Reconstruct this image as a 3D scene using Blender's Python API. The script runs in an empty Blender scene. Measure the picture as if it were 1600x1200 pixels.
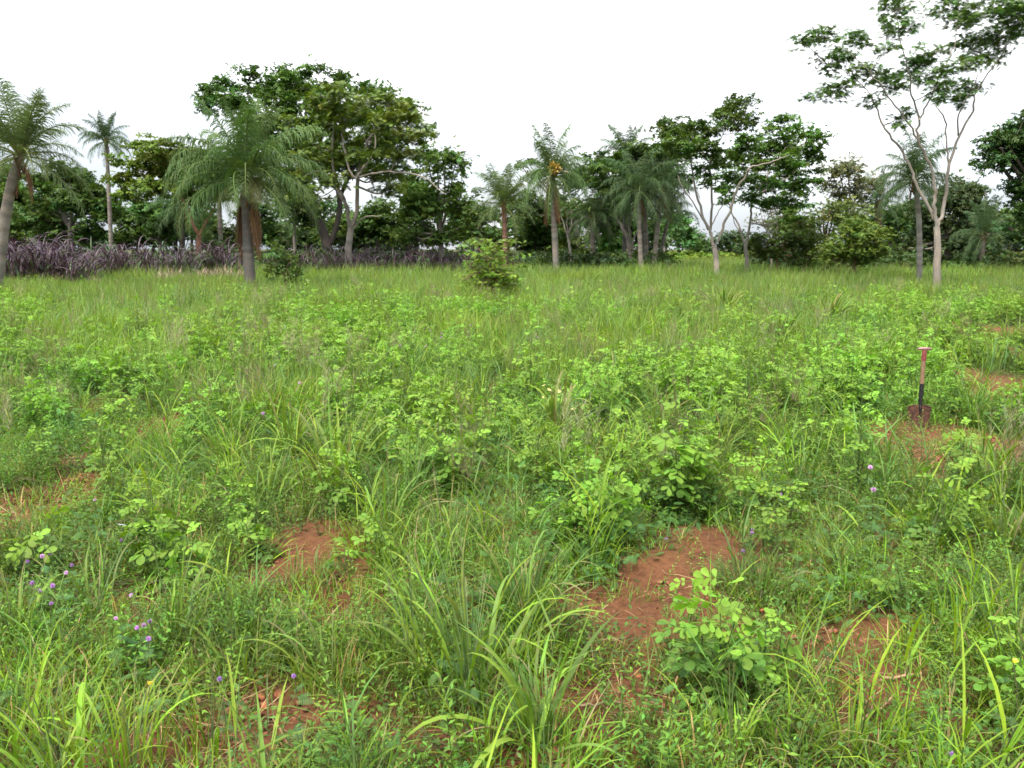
import bpy, math, random
import numpy as np

rng = np.random.default_rng(11)
random.seed(11)
scene = bpy.context.scene
COL = scene.collection
PI = math.pi

# ------------------------------------------------------------------ camera
CAM_H, FOC, HORIZON = 1.70, 1331.0, 385.0
PITCH = math.atan((600 - HORIZON) / FOC)
cam_d = bpy.data.cameras.new('camera')
cam_d.sensor_width = 36.0
cam_d.lens = 36.0 * FOC / 1600.0
cam_d.clip_start = 0.05
cam_d.clip_end = 3000
cam = bpy.data.objects.new('camera', cam_d)
cam.location = (0, 0, CAM_H)
cam.rotation_euler = (PI / 2 - PITCH, 0, 0)
COL.objects.link(cam)
scene.camera = cam

# ------------------------------------------------------------------ sky, sun, exposure
SUN_EL, SUN_AZ = math.radians(56), math.radians(215)      # azimuth clockwise from +Y
world = bpy.data.worlds.new('World')
scene.world = world
world.use_nodes = True
wn, wl = world.node_tree.nodes, world.node_tree.links
wn.clear()
out = wn.new('ShaderNodeOutputWorld')
bg = wn.new('ShaderNodeBackground')
sky = wn.new('ShaderNodeTexSky')
sky.sky_type = 'NISHITA'
sky.sun_disc = False
sky.sun_elevation = SUN_EL
sky.sun_rotation = SUN_AZ
tc = wn.new('ShaderNodeTexCoord')
mp = wn.new('ShaderNodeMapping'); mp.inputs['Scale'].default_value = (1.0, 1.0, 2.6)
nz = wn.new('ShaderNodeTexNoise'); nz.inputs['Scale'].default_value = 1.6
nz.inputs['Detail'].default_value = 5; nz.inputs['Roughness'].default_value = 0.5
cr = wn.new('ShaderNodeValToRGB')
cr.color_ramp.elements[0].position = 0.40; cr.color_ramp.elements[0].color = (0.36, 0.43, 0.54, 1)
cr.color_ramp.elements[1].position = 0.62; cr.color_ramp.elements[1].color = (1.0, 1.0, 1.0, 1)
sc_ = wn.new('ShaderNodeVectorMath'); sc_.operation = 'SCALE'; sc_.inputs['Scale'].default_value = 9.6
mx = wn.new('ShaderNodeMix'); mx.data_type = 'RGBA'; mx.inputs[0].default_value = 0.93
wl.new(tc.outputs['Generated'], mp.inputs['Vector'])
wl.new(mp.outputs[0], nz.inputs['Vector'])
wl.new(nz.outputs[0], cr.inputs[0])
sx = wn.new('ShaderNodeSeparateXYZ'); wl.new(tc.outputs['Generated'], sx.inputs[0])
m1 = wn.new('ShaderNodeMath'); m1.operation = 'MAXIMUM'; m1.inputs[1].default_value = 0.0; wl.new(sx.outputs[2], m1.inputs[0])
m2 = wn.new('ShaderNodeMath'); m2.operation = 'MULTIPLY_ADD'; m2.inputs[1].default_value = 8.6; m2.inputs[2].default_value = 2.5
wl.new(m1.outputs[0], m2.inputs[0]); wl.new(m2.outputs[0], sc_.inputs['Scale'])
wl.new(cr.outputs[0], sc_.inputs[0])
wl.new(sky.outputs[0], mx.inputs[6])
wl.new(sc_.outputs[0], mx.inputs[7])
wl.new(mx.outputs[2], bg.inputs[0])
bg.inputs[1].default_value = 0.10
wl.new(bg.outputs[0], out.inputs[0])

sun_d = bpy.data.lights.new('sun', 'SUN')
sun_d.energy = 1.5
sun_d.angle = math.radians(10)
sun_d.color = (1.0, 0.95, 0.86)
sun = bpy.data.objects.new('sun', sun_d)
sun.rotation_euler = (PI / 2 - SUN_EL, 0, PI - SUN_AZ)
COL.objects.link(sun)

scene.render.engine = 'CYCLES'
vs = scene.view_settings
vs.view_transform = 'Standard'; vs.look = 'None'; vs.gamma = 1.0
vs.use_curve_mapping = False
vs.exposure = 2.14
cy = scene.cycles
cy.max_bounces = 6; cy.diffuse_bounces = 3; cy.glossy_bounces = 2; cy.transmission_bounces = 5
cy.transparent_max_bounces = 4
cy.caustics_reflective = False; cy.caustics_refractive = False
cy.sample_clamp_indirect = 4.0
cy.use_denoising = True
cy.pixel_filter_type = 'BLACKMAN_HARRIS'
cy.filter_width = 1.6

# ------------------------------------------------------------------ projection helpers
CP, SP = math.cos(PITCH), math.sin(PITCH)
def ray(px, py):
    dx, dy = (px - 800) / FOC, (600 - py) / FOC
    return np.array([dx, CP + dy * SP, -SP + dy * CP])
def at(px, py, Y):
    r = ray(px, py)
    return np.array([0, 0, CAM_H]) + r * (Y / r[1])
def ground(px, py):
    r = ray(px, py)
    return np.array([0, 0, CAM_H]) + r * (CAM_H / -r[2])

# ------------------------------------------------------------------ noise and terrain
def _h(ix, iy, s):
    v = np.sin(ix * 127.1 + iy * 311.7 + s * 74.7) * 43758.5453
    return v - np.floor(v)
def vnoise(x, y, s=0):
    x = np.asarray(x, float); y = np.asarray(y, float)
    ix, iy = np.floor(x), np.floor(y)
    fx, fy = x - ix, y - iy
    fx = fx * fx * (3 - 2 * fx); fy = fy * fy * (3 - 2 * fy)
    a = _h(ix, iy, s) * (1 - fx) + _h(ix + 1, iy, s) * fx
    b = _h(ix, iy + 1, s) * (1 - fx) + _h(ix + 1, iy + 1, s) * fx
    return a * (1 - fy) + b * fy
def fbm(x, y, s=0, o=4):
    t, a, f, n = 0, 0.5, 1.0, 0
    for i in range(o):
        t = t + a * vnoise(x * f, y * f, s + i * 3); n += a; a *= 0.5; f *= 2.03
    return t / n

# bare soil patches as seen: centre and half sizes in the photo, laid on the ground at their own places
BARE_PX = [(985, 975, 110, 52, 1.0), (1110, 862, 60, 22, 1.0), (930, 1110, 110, 50, .65), (1040, 930, 70, 40, .8),
           (1355, 990, 60, 38, .85), (1425, 1085, 60, 60, .7), (1330, 1165, 90, 35, .45),
           (40, 795, 90, 44, 1.0), (500, 850, 55, 26, .8), (560, 935, 60, 30, .7), (430, 905, 60, 25, .6),
           (250, 668, 55, 20, .6), (170, 640, 60, 16, .35), (765, 610, 28, 9, .9), (1155, 738, 50, 12, .95),
           (1440, 700, 70, 18, .8), (1435, 672, 45, 12, .9), (1430, 760, 60, 22, .5),
           (1590, 524, 60, 22, 1.0), (1560, 602, 60, 26, 1.0), (1600, 640, 45, 34, 1.0), (1605, 710, 50, 45, 1.0), (1608, 560, 48, 40, 1.0), (1436, 700, 75, 34, 1.0),
           (1250, 905, 30, 15, .5), (400, 1140, 150, 55, .75), (230, 1180, 130, 40, .5), (700, 760, 30, 10, .4),
           (1230, 560, 30, 7, .5), (540, 500, 60, 6, .3), (1290, 1010, 40, 22, .7), (870, 1190, 90, 30, .7),
           (120, 720, 60, 16, .4), (980, 745, 22, 12, .6), (1480, 890, 60, 22, .35), (700, 1175, 80, 25, .5)]
BARE = []
for (px, py, rx, ry, w) in BARE_PX:
    c = ground(px, py)
    a, b = ground(px, py + ry), ground(px, py - ry)
    BARE.append((c[0], c[1], rx / FOC * c[1], abs(b[1] - a[1]) / 2, w))
def bare(x, y):
    x = np.asarray(x, float); y = np.asarray(y, float)
    wx = x + (fbm(x * 3, y * 3, 5) - .5) * .5; wy = y + (fbm(x * 3, y * 3, 9) - .5) * .5
    m = np.zeros_like(x)
    for (cx, cy_, rx, ry, w) in BARE:
        d = ((wx - cx) / rx) ** 2 + ((wy - cy_) / ry) ** 2
        m = np.maximum(m, w * np.clip(1.5 - d * .72, 0, 1))
    return m
def terrain(x, y):
    x = np.asarray(x, float); y = np.asarray(y, float)
    z = (fbm(x * .45, y * .45, 1, 3) - .5) * .16
    z = z + (fbm(x * 2.2, y * 2.2, 2, 3) - .5) * .07
    near = np.exp(-((y - 3) / 9) ** 2)
    z = z + near * ((fbm(x * 9, y * 9, 3, 4) - .5) * .045)
    far = np.clip((y - 20) / 60, 0, 1)
    return z * (1 - .4 * far)

# ------------------------------------------------------------------ mesh builder
class Geo:
    def __init__(s): s.V = []; s.F = []; s.C = []; s.n = 0
    def add(s, V, F, C):
        V = np.asarray(V, np.float32).reshape(-1, 3); C = np.asarray(C, np.float32)
        if C.ndim == 1: C = np.tile(C, (len(V), 1))
        s.V.append(V); s.F.append(np.asarray(F, np.int64) + s.n); s.C.append(C); s.n += len(V)
    def merge(s, o, M=None, p=(0, 0, 0)):
        for V, F, C in zip(o.V, o.F, o.C):
            pass
        V = np.concatenate(o.V); C = np.concatenate(o.C)
        if M is not None: V = V @ np.asarray(M).T
        V = V + np.asarray(p)
        base = s.n
        s.V.append(V.astype(np.float32)); s.C.append(C); s.n += len(V)
        for F in o.F: s.F.append(F + base)
    def mesh(s, name, mat, smooth=False):
        me = bpy.data.meshes.new(name)
        V = np.concatenate(s.V); C = np.concatenate(s.C)
        li = np.concatenate([f.ravel() for f in s.F])
        tot = np.concatenate([np.full(len(f), f.shape[1]) for f in s.F])
        st = np.concatenate([[0], np.cumsum(tot)[:-1]])
        me.vertices.add(len(V)); me.vertices.foreach_set('co', V.ravel())
        me.loops.add(len(li)); me.loops.foreach_set('vertex_index', li.astype(np.int32))
        me.polygons.add(len(tot)); me.polygons.foreach_set('loop_start', st.astype(np.int32))
        ca = me.color_attributes.new('Col', 'FLOAT_COLOR', 'POINT')
        ca.data.foreach_set('color', np.concatenate([C, np.ones((len(C), 1), np.float32)], 1).astype(np.float32).ravel())
        if smooth: me.polygons.foreach_set('use_smooth', np.ones(len(tot), bool))
        me.materials.append(mat)
        me.update(calc_edges=True)
        return me

def rot(yaw, pitch, roll, scl):
    cy_, sy = np.cos(yaw), np.sin(yaw); cp, sp = np.cos(pitch), np.sin(pitch); cr_, sr = np.cos(roll), np.sin(roll)
    n = len(yaw); R = np.empty((n, 3, 3))
    R[:, 0, 0] = cy_ * cp; R[:, 0, 1] = cy_ * sp * sr - sy * cr_; R[:, 0, 2] = cy_ * sp * cr_ + sy * sr
    R[:, 1, 0] = sy * cp; R[:, 1, 1] = sy * sp * sr + cy_ * cr_; R[:, 1, 2] = sy * sp * cr_ - cy_ * sr
    R[:, 2, 0] = -sp; R[:, 2, 1] = cp * sr; R[:, 2, 2] = cp * cr_
    return R * np.asarray(scl).reshape(-1, 1, 1)
def stamp(G, TV, TF, R, P, C):
    n, m = len(P), len(TV)
    V = np.einsum('nij,mj->nmi', R, TV) + P[:, None, :]
    F = (TF[None] + (np.arange(n) * m)[:, None, None]).reshape(-1, TF.shape[1])
    G.add(V.reshape(-1, 3), F, np.repeat(C, m, 0))
def U(a, b, n): return rng.uniform(a, b, n)
def vary(c, n, v=.18, hue=.10):
    c = np.asarray(c, float)
    k = 1 + rng.normal(0, v, (n, 1)); h = rng.normal(0, hue, n)
    o = np.tile(c, (n, 1)) * np.clip(k, .45, 1.7)
    o[:, 0] *= 1 + h; o[:, 2] *= 1 - h * .6
    return np.clip(o, .004, .9)
def blades(G, base, az, L, W, lean, bend, segs, col, fold=0., power=1.5, roll=None, prof=2.2, tip=None):
    n = len(az); s = np.linspace(0, 1, segs + 1); sm = (s[1:] + s[:-1]) / 2
    th = lean[:, None] + bend[:, None] * sm[None] ** power
    h = np.stack([np.cos(az), np.sin(az), 0 * az], 1); z = np.array([0, 0, 1.])
    step = (L / segs)[:, None, None] * (np.sin(th)[..., None] * h[:, None] + np.cos(th)[..., None] * z)
    P = np.concatenate([base[:, None], base[:, None] + np.cumsum(step, 1)], 1)
    w = np.minimum(1, .45 + 2.2 * s) * np.clip(1 - s ** prof, .03, 1)
    w = W[:, None] * w[None] * .5
    side = np.stack([-np.sin(az), np.cos(az), 0 * az], 1)
    if roll is None: roll = rng.normal(0, .35, n)
    nrm = np.cross(h, side); nrm = z[None] * np.ones((n, 1))
    sd = side * np.cos(roll)[:, None] + nrm * np.sin(roll)[:, None]
    Lf = P + sd[:, None] * w[..., None]; Rt = P - sd[:, None] * w[..., None]
    if fold:
        V = np.stack([Lf, P + z * 0 - np.cross(side, h)[:, None] * 0 + np.array([0, 0, -1.]) * (w * fold)[..., None], Rt], 2)
        k = 3
    else:
        V = np.stack([Lf, Rt], 2); k = 2
    m = (segs + 1) * k; V = V.reshape(n, m, 3)
    f = []
    for i in range(segs):
        for j in range(k - 1): f.append([i * k + j, i * k + j + 1, (i + 1) * k + j + 1, (i + 1) * k + j])
    f = np.array(f)
    F = (f[None] + (np.arange(n) * m)[:, None, None]).reshape(-1, 4)
    C = np.repeat(col[:, None], m, 1)
    if tip is not None:
        t = np.repeat(s, k)[None, :, None] ** 2.5
        C = C * (1 - t) + np.asarray(tip)[None, None] * t
    G.add(V.reshape(-1, 3), F, C.reshape(-1, 3))
def tube(G, pts, rad, sides, col):
    pts = np.asarray(pts, float); rad = np.asarray(rad, float); n = len(pts)
    T = np.gradient(pts, axis=0); T /= np.linalg.norm(T, axis=1)[:, None] + 1e-9
    ref = np.array([0, 1., 0]) if abs(T[:, 1]).mean() < .8 else np.array([1., 0, 0])
    A = np.cross(T, ref); A /= np.linalg.norm(A, axis=1)[:, None] + 1e-9
    B = np.cross(T, A)
    a = np.linspace(0, 2 * PI, sides, endpoint=False)
    V = pts[:, None] + rad[:, None, None] * (np.cos(a)[None, :, None] * A[:, None] + np.sin(a)[None, :, None] * B[:, None])
    i, j = np.meshgrid(np.arange(n - 1), np.arange(sides), indexing='ij'); j2 = (j + 1) % sides
    F = np.stack([i * sides + j, i * sides + j2, (i + 1) * sides + j2, (i + 1) * sides + j], -1).reshape(-1, 4)
    col = np.asarray(col)
    C = np.repeat(col, sides, 0) if col.ndim == 2 else col
    G.add(V.reshape(-1, 3), F, C)
    V0 = V[-1]; G.add(V0, np.arange(sides)[None], col[-1] if col.ndim == 2 else col)
def smooth_path(pts, k=5):
    """Catmull-Rom through rows (x, y, z, r)"""
    p = np.asarray(pts, float)
    if len(p) < 3: 
        t = np.linspace(0, 1, k + 1)[:, None]; return p[0] * (1 - t) + p[-1] * t
    q = np.vstack([2 * p[0] - p[1], p, 2 * p[-1] - p[-2]]); o = []
    for i in range(1, len(q) - 2):
        for t in np.linspace(0, 1, k, endpoint=False):
            a, b, c, d = q[i - 1], q[i], q[i + 1], q[i + 2]
            o.append(.5 * (2 * b + (c - a) * t + (2 * a - 5 * b + 4 * c - d) * t * t + (3 * b - a - 3 * c + d) * t ** 3))
    o.append(p[-1]); return np.array(o)

# ------------------------------------------------------------------ materials
def new_mat(name):
    m = bpy.data.materials.new(name); m.use_nodes = True
    n = m.node_tree.nodes; n.clear(); return m, n, m.node_tree.links
def math_node(n, l, op, a, b=None, c=None):
    x = n.new('ShaderNodeMath'); x.operation = op
    for i, v in enumerate((a, b, c)):
        if v is None: continue
        if isinstance(v, (int, float)): x.inputs[i].default_value = v
        else: l.new(v, x.inputs[i])
    return x.outputs[0]
def leaf_mat(name, trans=.33, rough=.55, spec=.22, big=.35, tcol=(1.15, 1.25, .55)):
    m, n, l = new_mat(name)
    o = n.new('ShaderNodeOutputMaterial')
    at_ = n.new('ShaderNodeAttribute'); at_.attribute_name = 'Col'
    oi = n.new('ShaderNodeObjectInfo'); ge = n.new('ShaderNodeNewGeometry')
    n1 = n.new('ShaderNodeTexNoise'); n1.inputs['Scale'].default_value = big; n1.inputs['Detail'].default_value = 3
    l.new(ge.outputs['Position'], n1.inputs['Vector'])
    n2 = n.new('ShaderNodeTexNoise'); n2.inputs['Scale'].default_value = 38; n2.inputs['Detail'].default_value = 2
    l.new(ge.outputs['Position'], n2.inputs['Vector'])
    hsv = n.new('ShaderNodeHueSaturation')
    l.new(at_.outputs['Color'], hsv.inputs['Color'])
    hue = math_node(n, l, 'MULTIPLY_ADD', n1.outputs[0], .05, .475)
    hue = math_node(n, l, 'MULTIPLY_ADD', oi.outputs['Random'], .022, math_node(n, l, 'SUBTRACT', hue, .011))
    l.new(hue, hsv.inputs['Hue'])
    v = math_node(n, l, 'MULTIPLY_ADD', oi.outputs['Random'], .34, .72)
    v2 = math_node(n, l, 'MULTIPLY_ADD', n2.outputs[0], .5, .85)
    v3 = math_node(n, l, 'MULTIPLY_ADD', n1.outputs[0], .5, .75)
    l.new(math_node(n, l, 'MULTIPLY', math_node(n, l, 'MULTIPLY', v, v2), v3), hsv.inputs['Value'])
    hsv.inputs['Saturation'].default_value = 1.0
    n3 = n.new('ShaderNodeTexNoise'); n3.inputs['Scale'].default_value = 70; n3.inputs['Detail'].default_value = 4
    l.new(ge.outputs['Position'], n3.inputs['Vector'])
    mr = n.new('ShaderNodeMapRange'); mr.inputs[1].default_value = .62; mr.inputs[2].default_value = .72; mr.inputs[4].default_value = .75
    l.new(n3.outputs[0], mr.inputs[0])
    bl_ = n.new('ShaderNodeMix'); bl_.data_type = 'RGBA'; l.new(mr.outputs[0], bl_.inputs[0]); l.new(hsv.outputs[0], bl_.inputs[6])
    bl_.inputs[7].default_value = (.20, .15, .05, 1)
    class _O: outputs = [bl_.outputs[2]]
    hsv = _O
    p = n.new('ShaderNodeBsdfPrincipled')
    l.new(hsv.outputs[0], p.inputs['Base Color'])
    p.inputs['Roughness'].default_value = rough
    p.inputs['Specular IOR Level'].default_value = spec
    vm = n.new('ShaderNodeVectorMath'); vm.operation = 'MULTIPLY'; vm.inputs[1].default_value = tcol
    l.new(hsv.outputs[0], vm.inputs[0])
    t = n.new('ShaderNodeBsdfTranslucent'); l.new(vm.outputs[0], t.inputs['Color'])
    mix = n.new('ShaderNodeMixShader'); mix.inputs[0].default_value = trans
    l.new(p.outputs[0], mix.inputs[1]); l.new(t.outputs[0], mix.inputs[2]); l.new(mix.outputs[0], o.inputs[0])
    return m
def bark_mat(name, scale=(14, 14, 3), amt=.55, bump=.5, rough=.9):
    m, n, l = new_mat(name)
    o = n.new('ShaderNodeOutputMaterial')
    at_ = n.new('ShaderNodeAttribute'); at_.attribute_name = 'Col'
    t = n.new('ShaderNodeTexCoord'); mp_ = n.new('ShaderNodeMapping'); mp_.inputs['Scale'].default_value = scale
    l.new(t.outputs['Object'], mp_.inputs['Vector'])
    nn = n.new('ShaderNodeTexNoise'); nn.inputs['Scale'].default_value = 1; nn.inputs['Detail'].default_value = 6
    nn.inputs['Roughness'].default_value = .65
    l.new(mp_.outputs[0], nn.inputs['Vector'])
    k = math_node(n, l, 'MULTIPLY_ADD', nn.outputs[0], amt * 2, 1 - amt)
    vm = n.new('ShaderNodeVectorMath'); vm.operation = 'SCALE'
    l.new(at_.outputs['Color'], vm.inputs[0]); l.new(k, vm.inputs['Scale'])
    p = n.new('ShaderNodeBsdfPrincipled'); p.inputs['Roughness'].default_value = rough
    p.inputs['Specular IOR Level'].default_value = .2
    l.new(vm.outputs[0], p.inputs['Base Color'])
    b = n.new('ShaderNodeBump'); b.inputs['Strength'].default_value = bump; b.inputs['Distance'].default_value = .03
    l.new(nn.outputs[0], b.inputs['Height']); l.new(b.outputs[0], p.inputs['Normal'])
    l.new(p.outputs[0], o.inputs[0]); return m
M_LEAF = leaf_mat('leaf')
M_GRASS = leaf_mat('grass_blade', trans=.34, rough=.55, spec=.25)
M_TREE = leaf_mat('tree_leaf', trans=.24, rough=.55, spec=.2, tcol=(1.2, 1.2, .5))
M_PALM = leaf_mat('palm_leaf', trans=.22, rough=.6, spec=.16)
M_DRY = leaf_mat('dry_straw', trans=.15, rough=.8, spec=.1, tcol=(1, .9, .7))
M_PURPLE = leaf_mat('purple_grass', trans=.15, rough=.5, spec=.35, tcol=(1, .8, .9))
M_BARK = bark_mat('bark')
M_PBARK = bark_mat('palm_bark', (9, 9, 22), .4, .6)
M_PETAL = leaf_mat('petal', trans=.3, rough=.7, spec=.2, tcol=(1, 1, 1))

def soil_mat(name):
    m, n, l = new_mat(name)
    o = n.new('ShaderNodeOutputMaterial'); t = n.new('ShaderNodeTexCoord')
    def noise(s, d=5, r=.6):
        x = n.new('ShaderNodeTexNoise'); x.inputs['Scale'].default_value = s; x.inputs['Detail'].default_value = d
        x.inputs['Roughness'].default_value = r; l.new(t.outputs['Object'], x.inputs['Vector']); return x
    a, b, c = noise(1.3), noise(22, 6, .7), noise(160, 4)
    cr1 = n.new('ShaderNodeValToRGB'); e = cr1.color_ramp.elements
    e[0].position = .3; e[0].color = (.060, .024, .012, 1); e[1].position = .72; e[1].color = (.262, .112, .050, 1)
    k = math_node(n, l, 'MULTIPLY_ADD', b.outputs[0], .55, math_node(n, l, 'MULTIPLY', a.outputs[0], .3))
    k = math_node(n, l, 'MULTIPLY_ADD', c.outputs[0], .3, math_node(n, l, 'SUBTRACT', k, .07))
    l.new(k, cr1.inputs[0])
    # thin green and litter film away from the bare patches, in the attribute
    at_ = n.new('ShaderNodeAttribute'); at_.attribute_name = 'Col'
    sp = n.new('ShaderNodeSeparateColor'); l.new(at_.outputs['Color'], sp.inputs[0])
    cr2 = n.new('ShaderNodeValToRGB'); e = cr2.color_ramp.elements
    e[0].position = .35; e[0].color = (.035, .05, .014, 1); e[1].position = .7; e[1].color = (.10, .10, .035, 1)
    l.new(b.outputs[0], cr2.inputs[0])
    mixc = n.new('ShaderNodeMix'); mixc.data_type = 'RGBA'
    l.new(sp.outputs[0], mixc.inputs[0]); l.new(cr1.outputs[0], mixc.inputs[6]); l.new(cr2.outputs[0], mixc.inputs[7])
    p = n.new('ShaderNodeBsdfPrincipled'); p.inputs['Roughness'].default_value = .95; p.inputs['Specular IOR Level'].default_value = .12
    l.new(mixc.outputs[2], p.inputs['Base Color'])
    bp = n.new('ShaderNodeBump'); bp.inputs['Strength'].default_value = 1.0; bp.inputs['Distance'].default_value = .035
    l.new(math_node(n, l, 'MULTIPLY_ADD', c.outputs[0], .35, b.outputs[0]), bp.inputs['Height'])
    l.new(bp.outputs[0], p.inputs['Normal']); l.new(p.outputs[0], o.inputs[0]); return m
M_SOIL = soil_mat('red_soil')

def plain_mat(name, base, rough=.6, metal=0., nscale=30, amt=.35, second=None, bump=.2):
    m, n, l = new_mat(name)
    o = n.new('ShaderNodeOutputMaterial'); t = n.new('ShaderNodeTexCoord')
    x = n.new('ShaderNodeTexNoise'); x.inputs['Scale'].default_value = nscale; x.inputs['Detail'].default_value = 6
    x.inputs['Roughness'].default_value = .65
    l.new(t.outputs['Object'], x.inputs['Vector'])
    r = n.new('ShaderNodeValToRGB'); e = r.color_ramp.elements
    e[0].position = .35; e[1].position = .65
    e[0].color = (*[c * (1 - amt) for c in base], 1); e[1].color = (*(second or [c * (1 + amt) for c in base]), 1)
    l.new(x.outputs[0], r.inputs[0])
    p = n.new('ShaderNodeBsdfPrincipled'); l.new(r.outputs[0], p.inputs['Base Color'])
    p.inputs['Roughness'].default_value = rough; p.inputs['Metallic'].default_value = metal
    b = n.new('ShaderNodeBump'); b.inputs['Strength'].default_value = bump; b.inputs['Distance'].default_value = .004
    l.new(x.outputs[0], b.inputs['Height']); l.new(b.outputs[0], p.inputs['Normal'])
    l.new(p.outputs[0], o.inputs[0]); return m

# ------------------------------------------------------------------ scene objects
def tag(o, label=None, cat=None, group=None, kind=None):
    if label: o['label'] = label
    if cat: o['category'] = cat
    if group: o['group'] = group
    if kind: o['kind'] = kind
    return o
def ob(name, me, parent=None, loc=(0, 0, 0), r=(0, 0, 0), s=(1, 1, 1)):
    o = bpy.data.objects.new(name, me); COL.objects.link(o)
    if parent: o.parent = parent
    o.location = loc; o.rotation_euler = r; o.scale = (s, s, s) if isinstance(s, (int, float)) else s
    return o
def root(name, loc, label, cat, group=None):
    o = bpy.data.objects.new(name, None); COL.objects.link(o); o.location = loc
    o.empty_display_size = .2
    return tag(o, label, cat, group)

PROTO = {}
def proto_col(key, meshes):
    c = bpy.data.collections.new('proto_' + key)
    for i, me in enumerate(meshes):
        o = bpy.data.objects.new('%s_%02d' % (key, i), me); c.objects.link(o)
    PROTO[key] = (c, len(meshes)); return c
def gn_scatter(name, label, cat, key, P, scl, tilt=.12, kind='stuff'):
    c, k = PROTO[key]; n = len(P)
    me = bpy.data.meshes.new(name); me.vertices.add(n); me.vertices.foreach_set('co', P.astype(np.float32).ravel())
    R = np.stack([rng.normal(0, tilt, n), rng.normal(0, tilt, n), U(0, 2 * PI, n)], 1)
    a = me.attributes.new('rot', 'FLOAT_VECTOR', 'POINT'); a.data.foreach_set('vector', R.astype(np.float32).ravel())
    a = me.attributes.new('scl', 'FLOAT', 'POINT'); a.data.foreach_set('value', np.asarray(scl, np.float32))
    a = me.attributes.new('idx', 'INT', 'POINT'); a.data.foreach_set('value', rng.integers(0, k, n).astype(np.int32))
    me.update()
    o = ob(name, me); tag(o, label, cat, kind=kind)
    g = bpy.data.node_groups.new(name + '_scatter', 'GeometryNodeTree')
    g.interface.new_socket('Geometry', in_out='INPUT', socket_type='NodeSocketGeometry')
    g.interface.new_socket('Geometry', in_out='OUTPUT', socket_type='NodeSocketGeometry')
    N, L = g.nodes, g.links
    gi, go = N.new('NodeGroupInput'), N.new('NodeGroupOutput')
    ci = N.new('GeometryNodeCollectionInfo'); ci.inputs['Collection'].default_value = c
    ci.inputs['Separate Children'].default_value = True; ci.inputs['Reset Children'].default_value = True
    ip = N.new('GeometryNodeInstanceOnPoints'); ip.inputs['Pick Instance'].default_value = True
    def na(nm, ty):
        x = N.new('GeometryNodeInputNamedAttribute'); x.data_type = ty; x.inputs['Name'].default_value = nm; return x.outputs['Attribute']
    er = N.new('FunctionNodeEulerToRotation')
    L.new(na('rot', 'FLOAT_VECTOR'), er.inputs[0]); L.new(er.outputs[0], ip.inputs['Rotation'])
    L.new(na('scl', 'FLOAT'), ip.inputs['Scale']); L.new(na('idx', 'INT'), ip.inputs['Instance Index'])
    L.new(gi.outputs[0], ip.inputs['Points']); L.new(ci.outputs[0], ip.inputs['Instance']); L.new(ip.outputs[0], go.inputs[0])
    md = o.modifiers.new('scatter', 'NODES'); md.node_group = g
    return o
def scatter(y0, y1, dens, fn=None, half=.66, pad=3.0):
    y0 = min(y0, 1.3) if y0 <= 1.6 else y0
    ymax = half * y1 + pad
    n = int(dens * 2 * ymax * (y1 - y0))
    x, y = U(-ymax, ymax, n), U(y0, y1, n)
    k = np.abs(x) < half * y + pad
    x, y = x[k], y[k]
    if fn is not None:
        k = rng.random(len(x)) < fn(x, y); x, y = x[k], y[k]
    return np.stack([x, y, terrain(x, y)], 1)

# ================================================================== GROUND
def build_ground():
    u = np.linspace(-1, 1, 361); v = np.linspace(0, 1, 430)
    X = 6.5 * u + 60 * np.sign(u) * np.abs(u) ** 3.5 + 330 * np.sign(u) * np.abs(u) ** 9
    Y = -6 + 21 * v + 60 * v ** 4 + 430 * v ** 12
    x, y = np.meshgrid(X, Y)
    z = terrain(x, y)
    bm = bare(x, y)
    z = z + bm * ((fbm(x * 7, y * 7, 23, 3) - .5) * .07 + (fbm(x * 22, y * 22, 21, 3) - .5) * .045)
    # the small mound behind the nearest bare patch and the heap by the spade
    for (px, py, r, h) in ((1110, 868, .42, .07), (1435, 676, .35, .05), (500, 845, .3, .04), (1010, 985, .3, .04)):
        c = ground(px, py); z = z + h * np.exp(-(((x - c[0]) ** 2 + (y - c[1]) ** 2) / r ** 2))
    G = Geo()
    r, c = z.shape
    i, j = np.meshgrid(np.arange(r - 1), np.arange(c - 1), indexing='ij')
    F = np.stack([i * c + j, i * c + j + 1, (i + 1) * c + j + 1, (i + 1) * c + j], -1).reshape(-1, 4)
    green = np.clip((fbm(x * 1.3, y * 1.3, 31) - .2) * 1.6, 0, 1) * (1 - np.clip(bm * 1.6, 0, 1)) * .55
    green = np.clip(green + np.clip((y - 8) / 10, 0, .8) * (1 - bm), 0, .95)
    Cc = np.stack([green, green, green], -1).reshape(-1, 3)
    G.add(np.stack([x, y, z], -1).reshape(-1, 3), F, Cc)
    tag(ob('ground', G.mesh('ground', M_SOIL, True)), kind='structure')
build_ground()

# ================================================================== LEAF TEMPLATES
def leaf_template(rows, halfw, fold=.22, curl=.18):
    """+x is the tip; three points per row, folded along the midrib"""
    V = []
    for s, w in zip(rows, halfw):
        z = -curl * s * s
        V += [(s, w, z + fold * w), (s, 0, z), (s, -w, z + fold * w)]
    F = []
    for i in range(len(rows) - 1):
        a = i * 3
        F += [[a, a + 1, a + 4, a + 3], [a + 1, a + 2, a + 5, a + 4]]
    return np.array(V, float), np.array(F)
OBOV = leaf_template([0, .3, .6, .86, 1.], [.03, .18, .30, .27, .06])
OBOV_LO = leaf_template([0, .55, 1.], [.03, .29, .1])
OVAL = leaf_template([0, .35, .75, 1.], [.03, .24, .2, .02])
RHOMB = (np.array([[0, 0, 0], [.5, .26, .05], [1, 0, -.12], [.5, -.26, .05]], float), np.array([[0, 1, 2, 3]]))
LANCE = (np.array([[0, 0, 0], [.45, .17, .05], [1, 0, -.1], [.45, -.17, .05]], float), np.array([[0, 1, 2, 3]]))
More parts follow.
